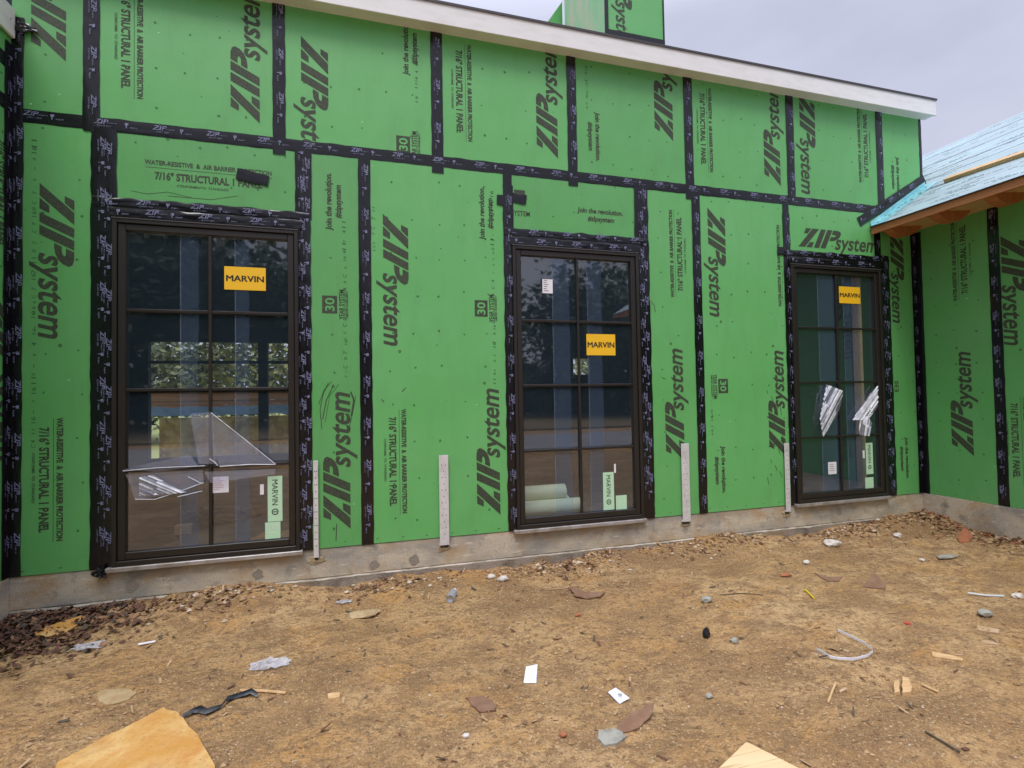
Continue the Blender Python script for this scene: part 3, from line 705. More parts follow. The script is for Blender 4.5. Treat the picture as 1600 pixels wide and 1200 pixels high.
crumple([(1352, 650), (1358, 662), (1353, 681), (1338, 680), (1340, 652)], 1.3, 'small hanging tail of white film under the jagged scrap on the corner window', 9, .5)

# ---- foundation
mb = MB()
mb.box((-.46, .006, -.225), (8.2, .16, -.003), M_CONC, .004)
mb.build('foundation', house, (3.7, .006, -.8))
mb = MB()
vs = []; n = 200
for i in range(n + 1):
    x = -.46 + 8.6 * i / n; e = .008 * noise.noise((x * 3, 0, 0)) + .004 * noise.noise((x * 15, 0, 3))
    vs += [(x, -.012 + e * .6, -.9), (x, -.012 + e * .6, -.235 + e), (x, .03, -.222 + e)]
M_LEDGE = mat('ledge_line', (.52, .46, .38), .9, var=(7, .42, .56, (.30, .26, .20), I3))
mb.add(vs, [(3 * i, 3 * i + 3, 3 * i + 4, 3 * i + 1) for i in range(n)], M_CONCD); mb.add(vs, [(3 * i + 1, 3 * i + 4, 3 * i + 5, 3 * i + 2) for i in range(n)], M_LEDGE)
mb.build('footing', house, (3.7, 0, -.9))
mb = MB(); mb.box((7.784, -4.44, -.9), (7.95, .005, -.003), M_CONC, .004); mb.build('foundation', house, (7.79, -2, -.9))
mb = MB(); mb.box((-.7, -1.45, -.9), (-.452, .005, -.003), M_CONC, .004); mb.build('foundation', house, (-.46, -1, -.9))
# round form-tie patches and rough foam spots on the concrete
M_PATCH = mat('tie_patch', (.28, .245, .20), .95, bump=(60, .8, I3, .01))
for i, (px, py, r) in enumerate([(205, 915, .045), (403, 898, .04), (585, 883, .04), (648, 875, .045), (1312, 800, .04), (1380, 812, .035)]):
    u, v = W(px, py); mb = MB(); rr = random.Random(i); k = 12
    mb.add([(u + r * math.cos(j * 6.283 / k) * rr.uniform(.6, 1.15), .0035, v + r * math.sin(j * 6.283 / k) * rr.uniform(.8, 1.1)) for j in range(k)], [tuple(range(k))], M_PATCH)
    mb.build('tie_patch', house, (u, .0035, v))
# hold-down straps
for (x0, x1, z1) in [(1.447, 1.482, .68), (2.411, 2.488, .675), (4.693, 4.778, .675), (5.886, 5.945, .63)]:
    mb = MB(); mb.box((x0, -.022, -.045), (x1, -.0185, z1), M_GALV, .001)
    nn = 12; rr = random.Random(int(x0 * 10)); wdt = x1 - x0
    for i in range(nn):
        for xx in (x0 + wdt * .3, x0 + wdt * .7) if i % 2 else (x0 + wdt * .5,):
            z = .03 + i * (z1 - .06) / nn; r = .0042
            mb.add([(xx + r * math.cos(j), -.0225, z + r * math.sin(j)) for j in [q * 1.0472 for q in range(6)]], [tuple(range(6))], M_HOLE)
    mb.box((x0 - .001, -.021, -.06), (x1 + .001, .004, -.0455), M_GALV, .001)
    mb.build('hold_down_strap', house, (x0, -.02, -.05))
    mb = wad(((x0 + x1) / 2, .004, -.085), .05, M_FOAM, x0, None, '', .7, 3, (1.1, .12, .55)); mb.build('foam_patch', house, ((x0 + x1) / 2, 0, -.09))
    mb = MB(); mb.box((x0 + .005, -.0035, -.085), (x1 - .004, .01, -.061), M_HOLE, .002); mb.build('strap_slot', house, (x0, 0, -.08))

# ---- main eave
ez0, ez1 = 4.205, 4.385; ey = -.13; X0, X1 = -3.2, 8.01
mb = MB(); mb.box((X0, ey, ez0), (X1, ey + .022, ez1), M_WHITE, .003); mb.build('fascia_board', house, (X0, ey, ez0))
mb = MB(); mb.box((X0, ey - .010, ez1 + .001), (X1 + .006, ey + .05, ez1 + .008), M_DRIP); mb.box((X0, ey - .010, ez1 - .012), (X1 + .006, ey - .003, ez1), M_DRIP); mb.build('drip_edge', house, (X0, ey, ez1))
mb = MB(); mb.box((X0, ey + .024, ez0 + .015), (X1 - .003, -.0, ez0 + .03), M_WHITE); mb.build('soffit', house, (X0, 0, ez0))
M_UNDER = mat('roof_underlayment', (.31, .39, .42), .6, bump=(14, .3, (.4, 1, 1), .006),
    var=[(2.5, .42, .68, (.36, .50, .53), (2, .3, 1)), (55, .58, .66, (.22, .32, .37), (1.4, .07, 1.4))])
pit = math.tan(R(24)); yr = 2.6
mb = MB(); za = ez1 + .009
mb.add([(X0, ey - .008, za), (X1, ey - .008, za), (X1, yr, za + pit * (yr - ey)), (X0, yr, za + pit * (yr - ey)), (X1, 2 * yr, za), (X0, 2 * yr, za)], [(0, 1, 2, 3), (3, 2, 4, 5)], M_UNDER)
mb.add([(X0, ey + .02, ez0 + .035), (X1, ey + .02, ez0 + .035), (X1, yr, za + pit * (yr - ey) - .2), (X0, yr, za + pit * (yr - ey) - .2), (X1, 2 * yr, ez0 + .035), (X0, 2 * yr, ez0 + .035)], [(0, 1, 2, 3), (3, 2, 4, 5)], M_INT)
for x in (X1,): mb.add([(x, ey, ez0 + .035), (x, ey, za), (x, yr, za + pit * (yr - ey)), (x, 2 * yr, za), (x, 2 * yr, ez0 + .035), (x, yr, za + pit * (yr - ey) - .2)], [(0, 1, 2, 5), (5, 2, 3, 4)], M_WHITE)
mb.build('main_roof', house, (3.7, 2.5, za))
# side wall of the taller block (facing the wing roof)
mb = MB(); mb.prism([(.0, 2.8), (.0, 4.3), (2.6, 5.3), (5.15, 4.3), (5.15, -.3), (.16, -.3)], XE - .012, XE, M_GREEN, 'x'); mb.build('gable_wall', house, (XE, 2.6, 3))
# ---- right wing roof: eave along y at x = 7.14, rising to +x
xe, ze = 7.14, 2.925; xr = 9.75; zr = ze + sl * (xr - xe); ya, yb = -6.0, -.012
def rp(x): return ze + sl * (x - xe)
mb = MB()
mb.add([(xe - .012, ya, rp(xe - .012)), (xe - .012, yb, rp(xe - .012)), (xr, yb, zr), (xr, ya, zr), (2 * xr - xe, yb, ze), (2 * xr - xe, ya, ze)], [(0, 1, 2, 3), (3, 2, 4, 5)], M_UNDER)
mb.add([(XE + .004, yb, rp(XE + .004)), (XE + .004, 7, rp(XE + .004)), (xr, 7, zr), (xr, yb, zr), (2 * xr - xe, yb, ze), (2 * xr - xe, 7, ze)], [(0, 1, 2, 3), (3, 2, 5, 4)], M_UNDER)
th = .03
mb.add([(xe, ya, ze - th), (xe, yb, ze - th), (xr, yb, zr - th), (xr, ya, zr - th), (2 * xr - xe, yb, ze - th), (2 * xr - xe, ya, ze - th)], [(0, 1, 2, 3), (3, 2, 4, 5)], M_PINE)
mb.build('wing_roof', house, (xr, -3, ze))
mb = MB()                                          # dark lap lines of the underlayment, each 3 mm proud
for d_, w_ in [(.62, .010), (1.05, .008), (1.32, .012), (1.75, .010), (2.2, .010)]:
    x = xe + d_
    mb.box((x, ya, 0), (x + w_, yb if x < XE else 7, .003), M_DRIP, 0, None) if False else mb.add([(x, ya, rp(x) + .003), (x + w_, ya, rp(x + w_) + .003), (x + w_, yb if x < XE else 6.9, rp(x + w_) + .003), (x, yb if x < XE else 6.9, rp(x) + .003)], [(0, 1, 2, 3)], M_DRIP)
mb.build('underlayment_lap', house, (xe + .6, -3, rp(xe + .6)))
# small print on the underlayment: short dashes running with the eave
M_UPR = mat('underlayment_print', (.07, .15, .19), .7)
mb = MB(); rr = random.Random(4)
for i in range(520):
    x = xe + .06 + rr.random() * 2.45; y0 = rr.uniform(-2.4, .0 if x < XE else 2.5); l = rr.uniform(.05, .22); wv = rr.uniform(.004, .009)
    if y0 + l > yb and x < XE: continue
    n = 4
    for s in range(n):
        yy0 = y0 + l * s / n; yy1 = yy0 + l / n * .8; x_ = x + .004 * rr.random()
        mb.add([(x_, yy0, rp(x_) + .002), (x_ + wv, yy0, rp(x_ + wv) + .002), (x_ + wv, yy1, rp(x_ + wv) + .002), (x_, yy1, rp(x_) + .002)], [(0, 1, 2, 3)], M_UPR)
mb.build('underlayment_print', house, (8, -1, 3.4))
# turquoise peel-and-stick strip where the wing roof meets the wall
M_TURQ = mat('flashing_membrane', (.20, .50, .55), .45, bump=(25, .4, I3, .006), var=(9, .45, .7, (.30, .66, .72), I3))
mb = MB(); n = 30; vs = []
for i in range(n + 1):
    x = xe + (XE + .02 - xe) * i / n; z = rp(x) + .004; j = .006 * noise.noise((x * 8, 0, 0))
    vs += [(x, -.010, z + .05), (x, -.012, z + .004), (x, -.16 + j, z)]
mb.add(vs, [(3 * i + j, 3 * i + 3 + j, 3 * i + 4 + j, 3 * i + 1 + j) for i in range(n) for j in (0, 1)], M_TURQ)
rr = random.Random(9)
for i in range(46):
    x = xe + rr.random() ** .8 * .78; y = -rr.uniform(.02, .15); r = rr.choice([.003, .004, .006, .013 if rr.random() < .5 else .005]); k = 6
    mb.add([(x + r * math.cos(j * 1.047) * rr.uniform(.5, 1.2), y + r * 1.4 * math.sin(j * 1.047), rp(x + r * math.cos(j * 1.047)) + .008) for j in range(k)], [tuple(range(k))], M_BLACK)
mb.build('flashing_membrane', house, (7.5, -.1, 3.2))
# wing fascia and curved rafter tails
mb = MB(); mb.box((xe - .002, ya, ze - .088), (xe + .020, -.013, ze - .012), M_FASW, .003); mb.build('wing_fascia', house, (xe, -3, ze - .09))
mb = MB(); mb.box((xe - .016, ya, ze - .012), (xe + .01, -.013, ze - .004), M_DRIP); mb.build('wing_drip_edge', house, (xe, -3, ze))
mb = MB(); mb.add([(xe + .021, ya, ze - .06), (xe + .021, -.013, ze - .06), (7.79, -.013, ze + .0), (7.79, ya, ze + .0)], [(0, 1, 2, 3)], M_PINE); mb.build('wing_soffit', house, (xe, -3, ze))
y = -.17; i = 0
while y > -3:
    prof = [(xe + .022, ze - .085)]
    for j in range(13):
        t = j / 12; prof.append((xe + .03 + .42 * t, ze - .085 - .085 * math.sin(math.pi * t) ** .8 + .05 * t))
    prof += [(xe + .5, ze + .02), (xe + .022, ze - .03)]
    mb = MB(); mb.prism(prof, y - .045, y + .045, M_TAIL, 'y'); mb.build('rafter_tail', house, (xe, y, ze))
    y -= .46
# ---- left wing eave end
mb = MB(); mb.box((-.452, -1.6, 3.64), (-.432, -.013, 3.84), M_WHITE, .003); mb.build('fascia_board', house, (-.44, -1, 3.64))
mb = MB(); k = [(-.4315, -.06 + .006 * math.cos(a), 3.745 + .006 * math.sin(a)) for a in [q * .785 for q in range(8)]]; mb.add(k, [tuple(range(8))], M_HOLE); mb.build('nail_hole', house, (-.43, -.06, 3.74))
mb = MB(); mb.add([(-.455, -1.6, 3.845), (-.455, -.013, 3.845), (-3.2, -.013, 4.6), (-3.2, -1.6, 4.6)], [(0, 1, 2, 3)], M_UNDER); mb.build('left_wing_roof', house, (-.45, -1, 3.85))
# ---- chimney chase
CX0, CX1, CY0, CY1, CZ0, CZ1 = 4.14, 4.80, .25, 1.32, 4.40, 6.7
ch = empty('chimney', ((CX0 + CX1) / 2, CY0, CZ0), house)
mb = MB(); mb.box((CX0, CY0, CZ0), (CX1, CY1, CZ1), M_GREEN)
CF = Fr((0, CY0, 0), (1, 0, 0), (0, 0, 1), (0, -1, 0))
logo(mb, CF, W(962, 0, CY0)[0] + .0, W(962, 50, CY0)[1] + .76, 'down', (CX0, CX1, CZ0 + .05, CZ1), s=.9)
mb.build('chase_wall', ch, (CX0, CY0, CZ0))
mb = MB(); zb_ = W(990, 57, CY0)[1]
for c in [((CX0 - .004, CY0 - .006, zb_), (CX0 + .035, CY0 - .001, CZ1)), ((CX1 - .012, CY0 - .006, zb_), (CX1 + .004, CY0 - .001, CZ1)), ((CX0 - .004, CY0 - .008, zb_ - .035), (CX1 + .004, CY0 - .002, zb_ + .02))]: mb.box(*c, M_TAPE)
mb.build('chase_tape', ch, (CX0, CY0, CZ0))
mb = MB(); mb.box((CX0 + .02, CY0 - .007, CZ0), (CX1 - .01, CY0 - .002, zb_ - .036), M_TURQ); mb.build('chase_flashing', ch, (CX0, CY0, CZ0))
M_TYV = mat('pale_wrap', (.20, .46, .20), .5, var=(4, .45, .65, (.42, .42, .26), (1, 1, .4)))
mb = MB(); mb.box((CX0 - .006, CY0 + .002, CZ0), (CX0 - .001, CY1 - .07, CZ1), M_TYV); mb.box((CX0 - .008, CY1 - .065, CZ0), (CX0 - .002, CY1, CZ1), M_STK_W); mb.build('chase_side_wrap', ch, (CX0, CY0, CZ0))
mb = MB(); a = W(855, 35, 1.5); b = W(880, 0, 1.5)
dx, dz = b[0] - a[0], b[1] - a[1]
mb.prism([(a[0] - dx * 1.5, a[1] - dz * 1.5), (a[0] + dx * 3, a[1] + dz * 3), (a[0] + dx * 3, 4.9)], 1.5, 1.8, M_GREEN, 'y', M_DRIP); mb.build('cricket', ch, (a[0], 1.5, 5))
# ---- interior shell
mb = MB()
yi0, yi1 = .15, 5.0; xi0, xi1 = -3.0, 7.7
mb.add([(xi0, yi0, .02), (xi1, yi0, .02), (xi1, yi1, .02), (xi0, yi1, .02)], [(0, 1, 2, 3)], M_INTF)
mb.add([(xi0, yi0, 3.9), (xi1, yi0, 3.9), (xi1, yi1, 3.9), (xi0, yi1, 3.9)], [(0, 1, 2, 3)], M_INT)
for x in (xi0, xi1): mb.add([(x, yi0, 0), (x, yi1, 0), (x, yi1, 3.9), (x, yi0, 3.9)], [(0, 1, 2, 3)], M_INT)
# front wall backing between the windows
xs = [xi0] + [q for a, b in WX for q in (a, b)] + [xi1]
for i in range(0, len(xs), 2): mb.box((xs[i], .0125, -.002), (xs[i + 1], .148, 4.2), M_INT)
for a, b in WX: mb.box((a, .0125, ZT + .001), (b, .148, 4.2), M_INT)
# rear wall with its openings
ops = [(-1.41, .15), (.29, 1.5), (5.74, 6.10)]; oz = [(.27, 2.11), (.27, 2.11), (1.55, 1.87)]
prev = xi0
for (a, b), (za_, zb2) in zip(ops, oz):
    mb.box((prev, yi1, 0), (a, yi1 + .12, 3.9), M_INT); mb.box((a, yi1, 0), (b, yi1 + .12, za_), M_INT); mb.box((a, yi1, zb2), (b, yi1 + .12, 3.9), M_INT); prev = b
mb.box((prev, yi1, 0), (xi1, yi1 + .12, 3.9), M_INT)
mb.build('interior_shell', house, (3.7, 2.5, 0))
mb = MB()
for z in (1.76, 1.30):
    for (a, b) in ops[:2]: mb.box((a, yi1 + .03, z), (b, yi1 + .08, z + .05), M_BLACK)
mb.build('rear_window_bars', house, (0, 5, 1.3))
mb = MB(); mb.box((7.13, .152, .03), (7.165, .24, 2.6), M_PINE); mb.build('wall_stud', house, (7.04, .2, 0))

# ------------------------------------------------------------------ ground, road, yard
def heat(nm, col, vars_, **k): return mat(nm, col, var=vars_, **k)
M_DIRT = mat('dirt', (.48, .290, .125), .95, spec=.15, bump=(30, 1.0, (1, 1, 1), .045),
    var=[(.9, .40, .62, (.62, .41, .205), I3), (2.3, .48, .68, (.54, .29, .10), (1, 1.6, 1)), (1.4, .48, .64, (.30, .175, .08), (1, 1.4, 1)), (5.5, .49, .64, (.31, .185, .09), (1, 1.4, 1)), (16, .53, .65, (.30, .175, .085), (1, 1.3, 1)),
         (22, .52, .68, (.27, .165, .08), I3), (48, .54, .68, (.30, .185, .09), I3), (75, .56, .66, (.58, .42, .24), I3), (120, .56, .68, (.20, .115, .06), I3), (170, .62, .70, (.62, .50, .36), I3)])
def grid_mesh(name, xs, ys, zf, m):
    vs = [(x, y, zf(x, y)) for y in ys for x in xs]; nx = len(xs)
    me = bpy.data.meshes.new(name); me.from_pydata(vs, [], [(j * nx + i, j * nx + i + 1, (j + 1) * nx + i + 1, (j + 1) * nx + i) for j in range(len(ys) - 1) for i in range(nx - 1)])
    me.materials.append(m); me.polygons.foreach_set('use_smooth', [True] * len(me.polygons)); me.update()
    o = bpy.data.objects.new(name, me); COL.objects.link(o); return o
def lin(a, b, s): n = max(1, int(round((b - a) / s))); return [a + (b - a) * i / n for i in range(n + 1)]
xs = [-160, -80, -40, -20, -10, -5, -3, -2, -1.2] + lin(-.8, 8.2, .022) + [8.6, 9.2, 10, 12, 15, 20, 30, 50, 90, 160]
ys = [-160, -120, -90, -70, -55, -45, -36, -30, -26, -22, -19, -16.5, -14, -12, -10, -8.5, -7.2, -6.2, -5.4, -4.7, -4.2, -3.8] + lin(-3.5, .02, .022) + [.2, 1, 3, 5, 8, 12, 20, 40, 80, 160]
def gfull(x, y):
    if y > .1: return -.35
    return gz(x, y)
g = grid_mesh('ground', xs, ys, gfull, M_DIRT); tag(g, 'bare tan and orange dirt yard strewn with scraps', kind='structure')
M_ROAD = mat('gravel_road', (.30, .28, .28), .9, var=(1.5, .4, .7, (.22, .2, .2), I3))
mb = MB(); rz = -.345
mb.add([(-80, -16, rz), (90, -13.5, rz), (90, -8.6, rz), (-80, -10.4, rz)], [(0, 1, 2, 3)], M_ROAD); tag(mb.build('road', None, (0, -12, rz)), 'pale grey gravel road behind the yard', kind='structure')
M_GRASS = mat('winter_grass', (.20, .13, .055), .95, var=(1.2, .4, .7, (.12, .10, .045), I3))
mb = MB(); mb.add([(-150, -150, -.335), (150, -150, -.335), (150, -17.5, -.335), (-150, -17.5, -.335)], [(0, 1, 2, 3)], M_GRASS); tag(mb.build('field', None, (0, -80, -.36)), 'brown winter field beyond the road', kind='structure')
M_GRASSB = mat('back_grass', (.26, .30, .09), .95, var=(1.2, .4, .7, (.36, .33, .12), I3))
mb = MB(); mb.add([(-150, 10.4, -.34), (150, 10.4, -.34), (150, 150, -.34), (-150, 150, -.34)], [(0, 1, 2, 3)], M_GRASSB); tag(mb.build('back_lawn', None, (0, 40, -.34)), 'pale green lawn seen through the house', kind='structure')

# trees across the road (they show mirrored in the glass) and behind the house
def tree_proto(name, h, r, seed, mf, leaves=1300):
    rr = random.Random(seed); root = empty(name, (0, 0, 0)); mb = MB()
    top = Vector((rr.uniform(-.4, .4), rr.uniform(-.4, .4), h * .85))
    mb.tube([(0, 0, -.3), (.05, .02, h * .25), top * .6, top], [.02 * h, .016 * h, .01 * h, .003 * h], M_BARK, 8)
    cl = []
    for i in range(20):
        z0 = h * rr.uniform(.06, .68); a = rr.random() * 6.283; l = r * rr.uniform(.5, 1.0)
        e = Vector((math.cos(a) * l, math.sin(a) * l, z0 + h * rr.uniform(.05, .28)))
        mb.tube([(0, 0, z0), (e.x * .5, e.y * .5, z0 + (e.z - z0) * .4), e], [.007 * h, .005 * h, .0015 * h], M_BARK, 5); cl.append(e); cl.append(e * .62 + Vector((0, 0, h * .2)))
    cl.append(top)
    mb.build('trunk', root, (0, 0, 0))
    fo = MB()
    for i in range(leaves):
        c = rr.choice(cl); s = r * .34
        p = c + Vector((rr.gauss(0, s), rr.gauss(0, s), rr.gauss(0, s * .8)))
        u = Vector((rr.gauss(0, 1), rr.gauss(0, 1), rr.gauss(0, 1))).normalized(); v = u.orthogonal().normalized(); q = rr.uniform(.10, .26) * h / 9
        fo.add([p - u * q, p + v * q * .6, p + u * q, p - v * q * .6], [(0, 1, 2, 3)], mf)
    fo.build('crown', root, (0, 0, 0)); return root
def copy_thing(o):
    c = o.copy(); COL.objects.link(c)
    for ch_ in o.children:
        d = ch_.copy(); COL.objects.link(d); d.parent = c
    return c
protos = [tree_proto('tree', 9, 3.4, 1, M_FOL, 5200), tree_proto('tree', 7.5, 3.0, 2, M_FOL, 2400), tree_proto('tree', 10, 3.8, 3, M_FOL, 6000)]
spots = [(-27, -33, 2, 1.5), (-21, -29, 0, 1.55), (-16, -33, 2, 1.45), (-12, -29, 0, 1.5), (-8.0, -32, 2, 1.25), (-4.5, -29, 0, 1.05), (-.5, -34, 1, 1.0), (4, -30, 0, .8), (8, -33, 1, .8), (11.5, -30, 1, .52), (14.3, -32, 1, .56), (17.6, -30, 0, .98), (21, -33, 2, 1.2), (25, -29, 0, 1.4), (29.5, -32, 2, 1.35), (35, -30, 0, 1.5), (42, -31, 2, 1.4)]
used = set()
for i, (x, y, p, s) in enumerate(spots):
    o = protos[p] if p not in used else copy_thing(protos[p]); used.add(p)
    o.location = (x, y, -.36); o.rotation_euler = (0, 0, i * 1.3); o.scale = (s * 1.25, s * 1.25, s)
    tag(o, 'dark woodland tree across the road, seen only mirrored in the window glass', 'tree', 'trees across the road')
fo = MB(); rr = random.Random(12)
for i in range(15000):
    x = rr.uniform(-45, 55); hh = 3.2 + 1.6 * noise.noise((x * .25, 0, 0)); p_ = Vector((x, -36 + rr.gauss(0, .9), -.3 + hh * rr.random() ** .8)); u_ = Vector((rr.gauss(0, 1), rr.gauss(0, .4), rr.gauss(0, 1))).normalized(); v_ = u_.orthogonal().normalized(); q_ = rr.uniform(.25, .55)
    fo.add([p_ - u_ * q_, p_ + v_ * q_ * .6, p_ + u_ * q_, p_ - v_ * q_ * .6], [(0, 1, 2, 3)], M_FOL)
tag(fo.build('thicket', None, (5, -36, -.3)), 'dark undergrowth at the foot of the trees across the road', kind='stuff')
bp = tree_proto('shrub_tree', 6, 3.0, 8, M_FOLY, 5000)
for i, (x, y) in enumerate([(-9.5, 19), (-6, 17), (-2.5, 18.5), (1.2, 17), (14, 19)]):
    o = bp if i == 0 else copy_thing(bp); o.location = (x, y, -.35); o.rotation_euler = (0, 0, i * 1.9)
    tag(o, 'yellow-green bushy tree glimpsed through the house behind the left windows', 'tree', 'trees behind the house')

# ------------------------------------------------------------------ things inside the rooms
def boxthing(name, cat, label, a, b, m, mtx=None, grp=None, n=1):
    mb = MB(); o0 = Vector(((a[0] + b[0]) / 2, (a[1] + b[1]) / 2, a[2]))
    if n == 1: mb.box(a, b, m, .004)
    else:
        h = (b[2] - a[2]) / n; rr = random.Random(n)
        for i in range(n): mb.box((a[0] + rr.uniform(0, .08), a[1] + rr.uniform(0, .03), a[2] + h * i + .002), (b[0] - rr.uniform(0, .08), b[1], a[2] + h * (i + 1) - .004), m, .004)
    return tag(mb.build(name, None, o0), label, cat, grp)
M_STACKW = mat('stacked_board', (.36, .20, .09), .8, var=(6, .4, .7, (.26, .14, .06), (.3, 1, 6)))
boxthing('lumber_stack', 'lumber', 'stack of brown boards behind the house, seen through the left window', (-2.6, 6.85, 1.0), (1.9, 7.5, 1.42), M_STACKW, n=5)
boxthing('work_table', 'table', 'low dark table under the board stack inside the left window', (-1.0, 3.6, .86), (1.3, 4.3, .955), M_BARK) if False else None
t = MB()
t.box((-2.7, 6.8, .90), (2.0, 7.6, .99), M_PINE, .004); root = empty('trestle_table', (-.3, 7.2, -.34))
t.build('table_top', root, (-.3, 7.2, .9)); tag(root, 'plywood trestle table behind the house, seen through the left window', 'table')
for x in (-2.4, 1.8):
    for y in (6.9, 7.5):
        l = MB(); l.box((x - .03, y - .03, -.36), (x + .03, y + .03, .899), M_PINE, .004); l.build('leg', root, (x, y, .02))
mb = MB(); vs = []; n = 40
for i in range(n + 1):
    x = -2.7 + 4.7 * i / n
    for j in range(4): vs.append((x, 6.74 - .015 * j + .02 * noise.noise((x * 6, j, 0)), .1 + .955 - .055 * j + .03 * noise.noise((x * 4, j, 5))))
mb.add(vs, [(4 * i + j, 4 * i + 4 + j, 4 * i + 5 + j, 4 * i + 1 + j) for i in range(n) for j in range(3)], M_BLUET)
tag(mb.build('tarp', None, (-.3, 6.7, .8), smooth=True), 'blue tarp hanging over the table edge, seen through the left window', 'tarp')
M_YB = mat('yellow_panel', (.62, .50, .12), .7, var=[(3, .42, .6, (.30, .22, .05), I3), (9, .5, .7, (.70, .62, .28), I3)])
boxthing('plywood_sheet', 'plywood', 'yellow sheet goods leaning under the table seen through the left window', (-1.8, 6.60, -.34), (1.9, 6.66, .86), M_YB)
rr = random.Random(3)
for i, (x, y, s) in enumerate([(.55, 1.1, .16), (.72, 1.25, .13), (.35, 1.3, .12)]):
    mb = wad((x, y, .02 + s * .5), s, M_BLKPL if i != 1 else M_BARK, i + 11, None, '', .5, 3, (1.2, .8, .5)); tag(mb.build('tool_bag', None, (x, y, .02), smooth=True),
        ['large black tool bag on the floor inside the left window', 'brown tool bag beside the black one inside the left window', 'small black bag behind the tool bags inside the left window'][i], 'bag')
boxthing('scrap_block', 'wood block', 'pale offcut block on the floor inside the left window', (.27, .75, .022), (.40, .82, .10), M_PINE)
for i, (y, z) in enumerate([(.34, .10), (.49, .10), (.42, .225)]):
    mb = MB(); x0, x1 = 3.0, 3.80 - .06 * i; n = 20; rO, rI = .07, .035
    vs = []
    for x in (x0, x1):
        for r_ in (rO, rI): vs += [(x, y + r_ * math.cos(k * 6.283 / n), z + r_ * math.sin(k * 6.283 / n)) for k in range(n)]
    fs = []
    for k in range(n):
        k2 = (k + 1) % n; fs += [(k, k2, 2 * n + k2, 2 * n + k), (n + k, n + k2, 3 * n + k2, 3 * n + k), (k, k2, n + k2, n + k), (2 * n + k, 2 * n + k2, 3 * n + k2, 3 * n + k)]
    mb.add(vs, fs, M_ROLL); tag(mb.build('foam_roll', None, (x0, y, z - rO), smooth=False), ['front pale green foam roll on the floor inside the middle window', 'rear pale green foam roll on the floor inside the middle window', 'pale green foam roll lying on top of the other two inside the middle window'][i], 'foam roll', 'foam rolls inside the middle window')

# ------------------------------------------------------------------ litter on the ground
def flat_poly(px, th, m, name, cat, label, lift=.004, tilt=None, side=None, curl=0, grp=None, sub=1, rise=None):
    """a thin slab whose outline was measured on the ground; rise lifts single corners"""
    q = [G(*p) for p in px]; zc = sum(p.z for p in q) / len(q); lift *= .35
    dia = max((a_ - b_).length for a_ in q for b_ in q); jit = 0 if m in (M_PAPER,) else .022
    q2 = []; r2 = []; rq = random.Random(len(label))
    for i_, a_ in enumerate(q):
        b_ = q[(i_ + 1) % len(q)]; ra = rise[i_] if rise else 0; rb_ = rise[(i_ + 1) % len(q)] if rise else 0
        for k_ in range(5):
            t_ = k_ / 5; p_ = a_.lerp(b_, t_); jj = jit * min(dia, .5) * (1 if k_ else .5)
            q2.append(Vector((p_.x + rq.uniform(-jj, jj), p_.y + rq.uniform(-jj, jj), p_.z))); r2.append(ra + (rb_ - ra) * t_)
    q = q2; rise = r2 if rise else None; n = len(q)
    cx, cy = sum(p.x for p in q) / n, sum(p.y for p in q) / n
    mb = MB(); tops = []
    for i, p in enumerate(q):
        h = (rise[i] if rise else 0)
        tops.append(Vector((p.x, p.y, p.z + lift + th + h)))
    ctop = Vector((cx, cy, zc + lift + th + curl + (sum(rise) / n if rise else 0)))
    vs = tops + [t_ - Vector((0, 0, th)) for t_ in tops] + [ctop, ctop - Vector((0, 0, th))]
    mb.add(vs, [(i, (i + 1) % n, 2 * n) for i in range(n)] + [(n + i, n + (i + 1) % n, 2 * n + 1) for i in range(n)], m)
    mb.add(vs, [(i, (i + 1) % n, n + (i + 1) % n, n + i) for i in range(n)], side or m)
    return tag(mb.build(name, None, (cx, cy, zc)), label, cat, grp)
# big yellow board bottom left
flat_poly([(258, 1114), (285, 1130), (335, 1202), (360, 1240), (60, 1300), (90, 1196)], .014, M_OSB, 'wood_board', 'board', 'large yellow-orange broken board lying at the bottom left', .008, side=M_OSBE, rise=[.012, .01, 0, 0, 0, .0])
# lumber offcut bottom right
hgt = .038
def GH(x, y, h):
    z = G(x, y).z + h; d = ray(x, y); return CAM + d * ((z - CAM.z) / d.z)
a, b, c = GH(1120, 1184, hgt), GH(1166, 1158, hgt), GH(1240, 1200, hgt)
u = (Vector((c.x, c.y, 0)) - Vector((b.x, b.y, 0))).normalized(); vv = Vector((-u.y, u.x, 0))
if (Vector((a.x, a.y, 0)) - Vector((b.x, b.y, 0))).dot(vv) < 0: vv = -vv
M_END = mat('wood_end_grain', (.34, .17, .07), .8, var=(60, .4, .7, (.24, .11, .04), (1, 1, 5)))
mb = MB(); L1_ = .5; W1_ = abs((Vector((a.x, a.y, 0)) - Vector((b.x, b.y, 0))).dot(vv)) + .05; zz = b.z - hgt
mtx = Matrix(((u.x, vv.x, 0, b.x), (u.y, vv.y, 0, b.y), (0, 0, 1, zz), (0, 0, 0, 1)))
M_LUM = mat('pale_lumber', (.72, .53, .30), .7, var=[(3, .42, .62, (.66, .46, .24), (.4, 4, 1)), (14, .57, .62, (.46, .28, .12), (.10, 4, 1))], bump=(60, .2, (.1, 2, 1), .002))
mb.box((0, 0, 0), (L1_, W1_, hgt), M_LUM, .002, mtx)
tag(mb.build('lumber_offcut', None, b), 'pale lumber offcut lying at the bottom edge right of centre', 'lumber')
P = flat_poly
P([(822, 1045), (840, 1042), (838, 1068), (818, 1068)], .0015, M_PAPER, 'paper_note', 'paper', 'small upright-looking white paper tag in the middle of the dirt', .006, rise=[.008, .012, 0, 0])
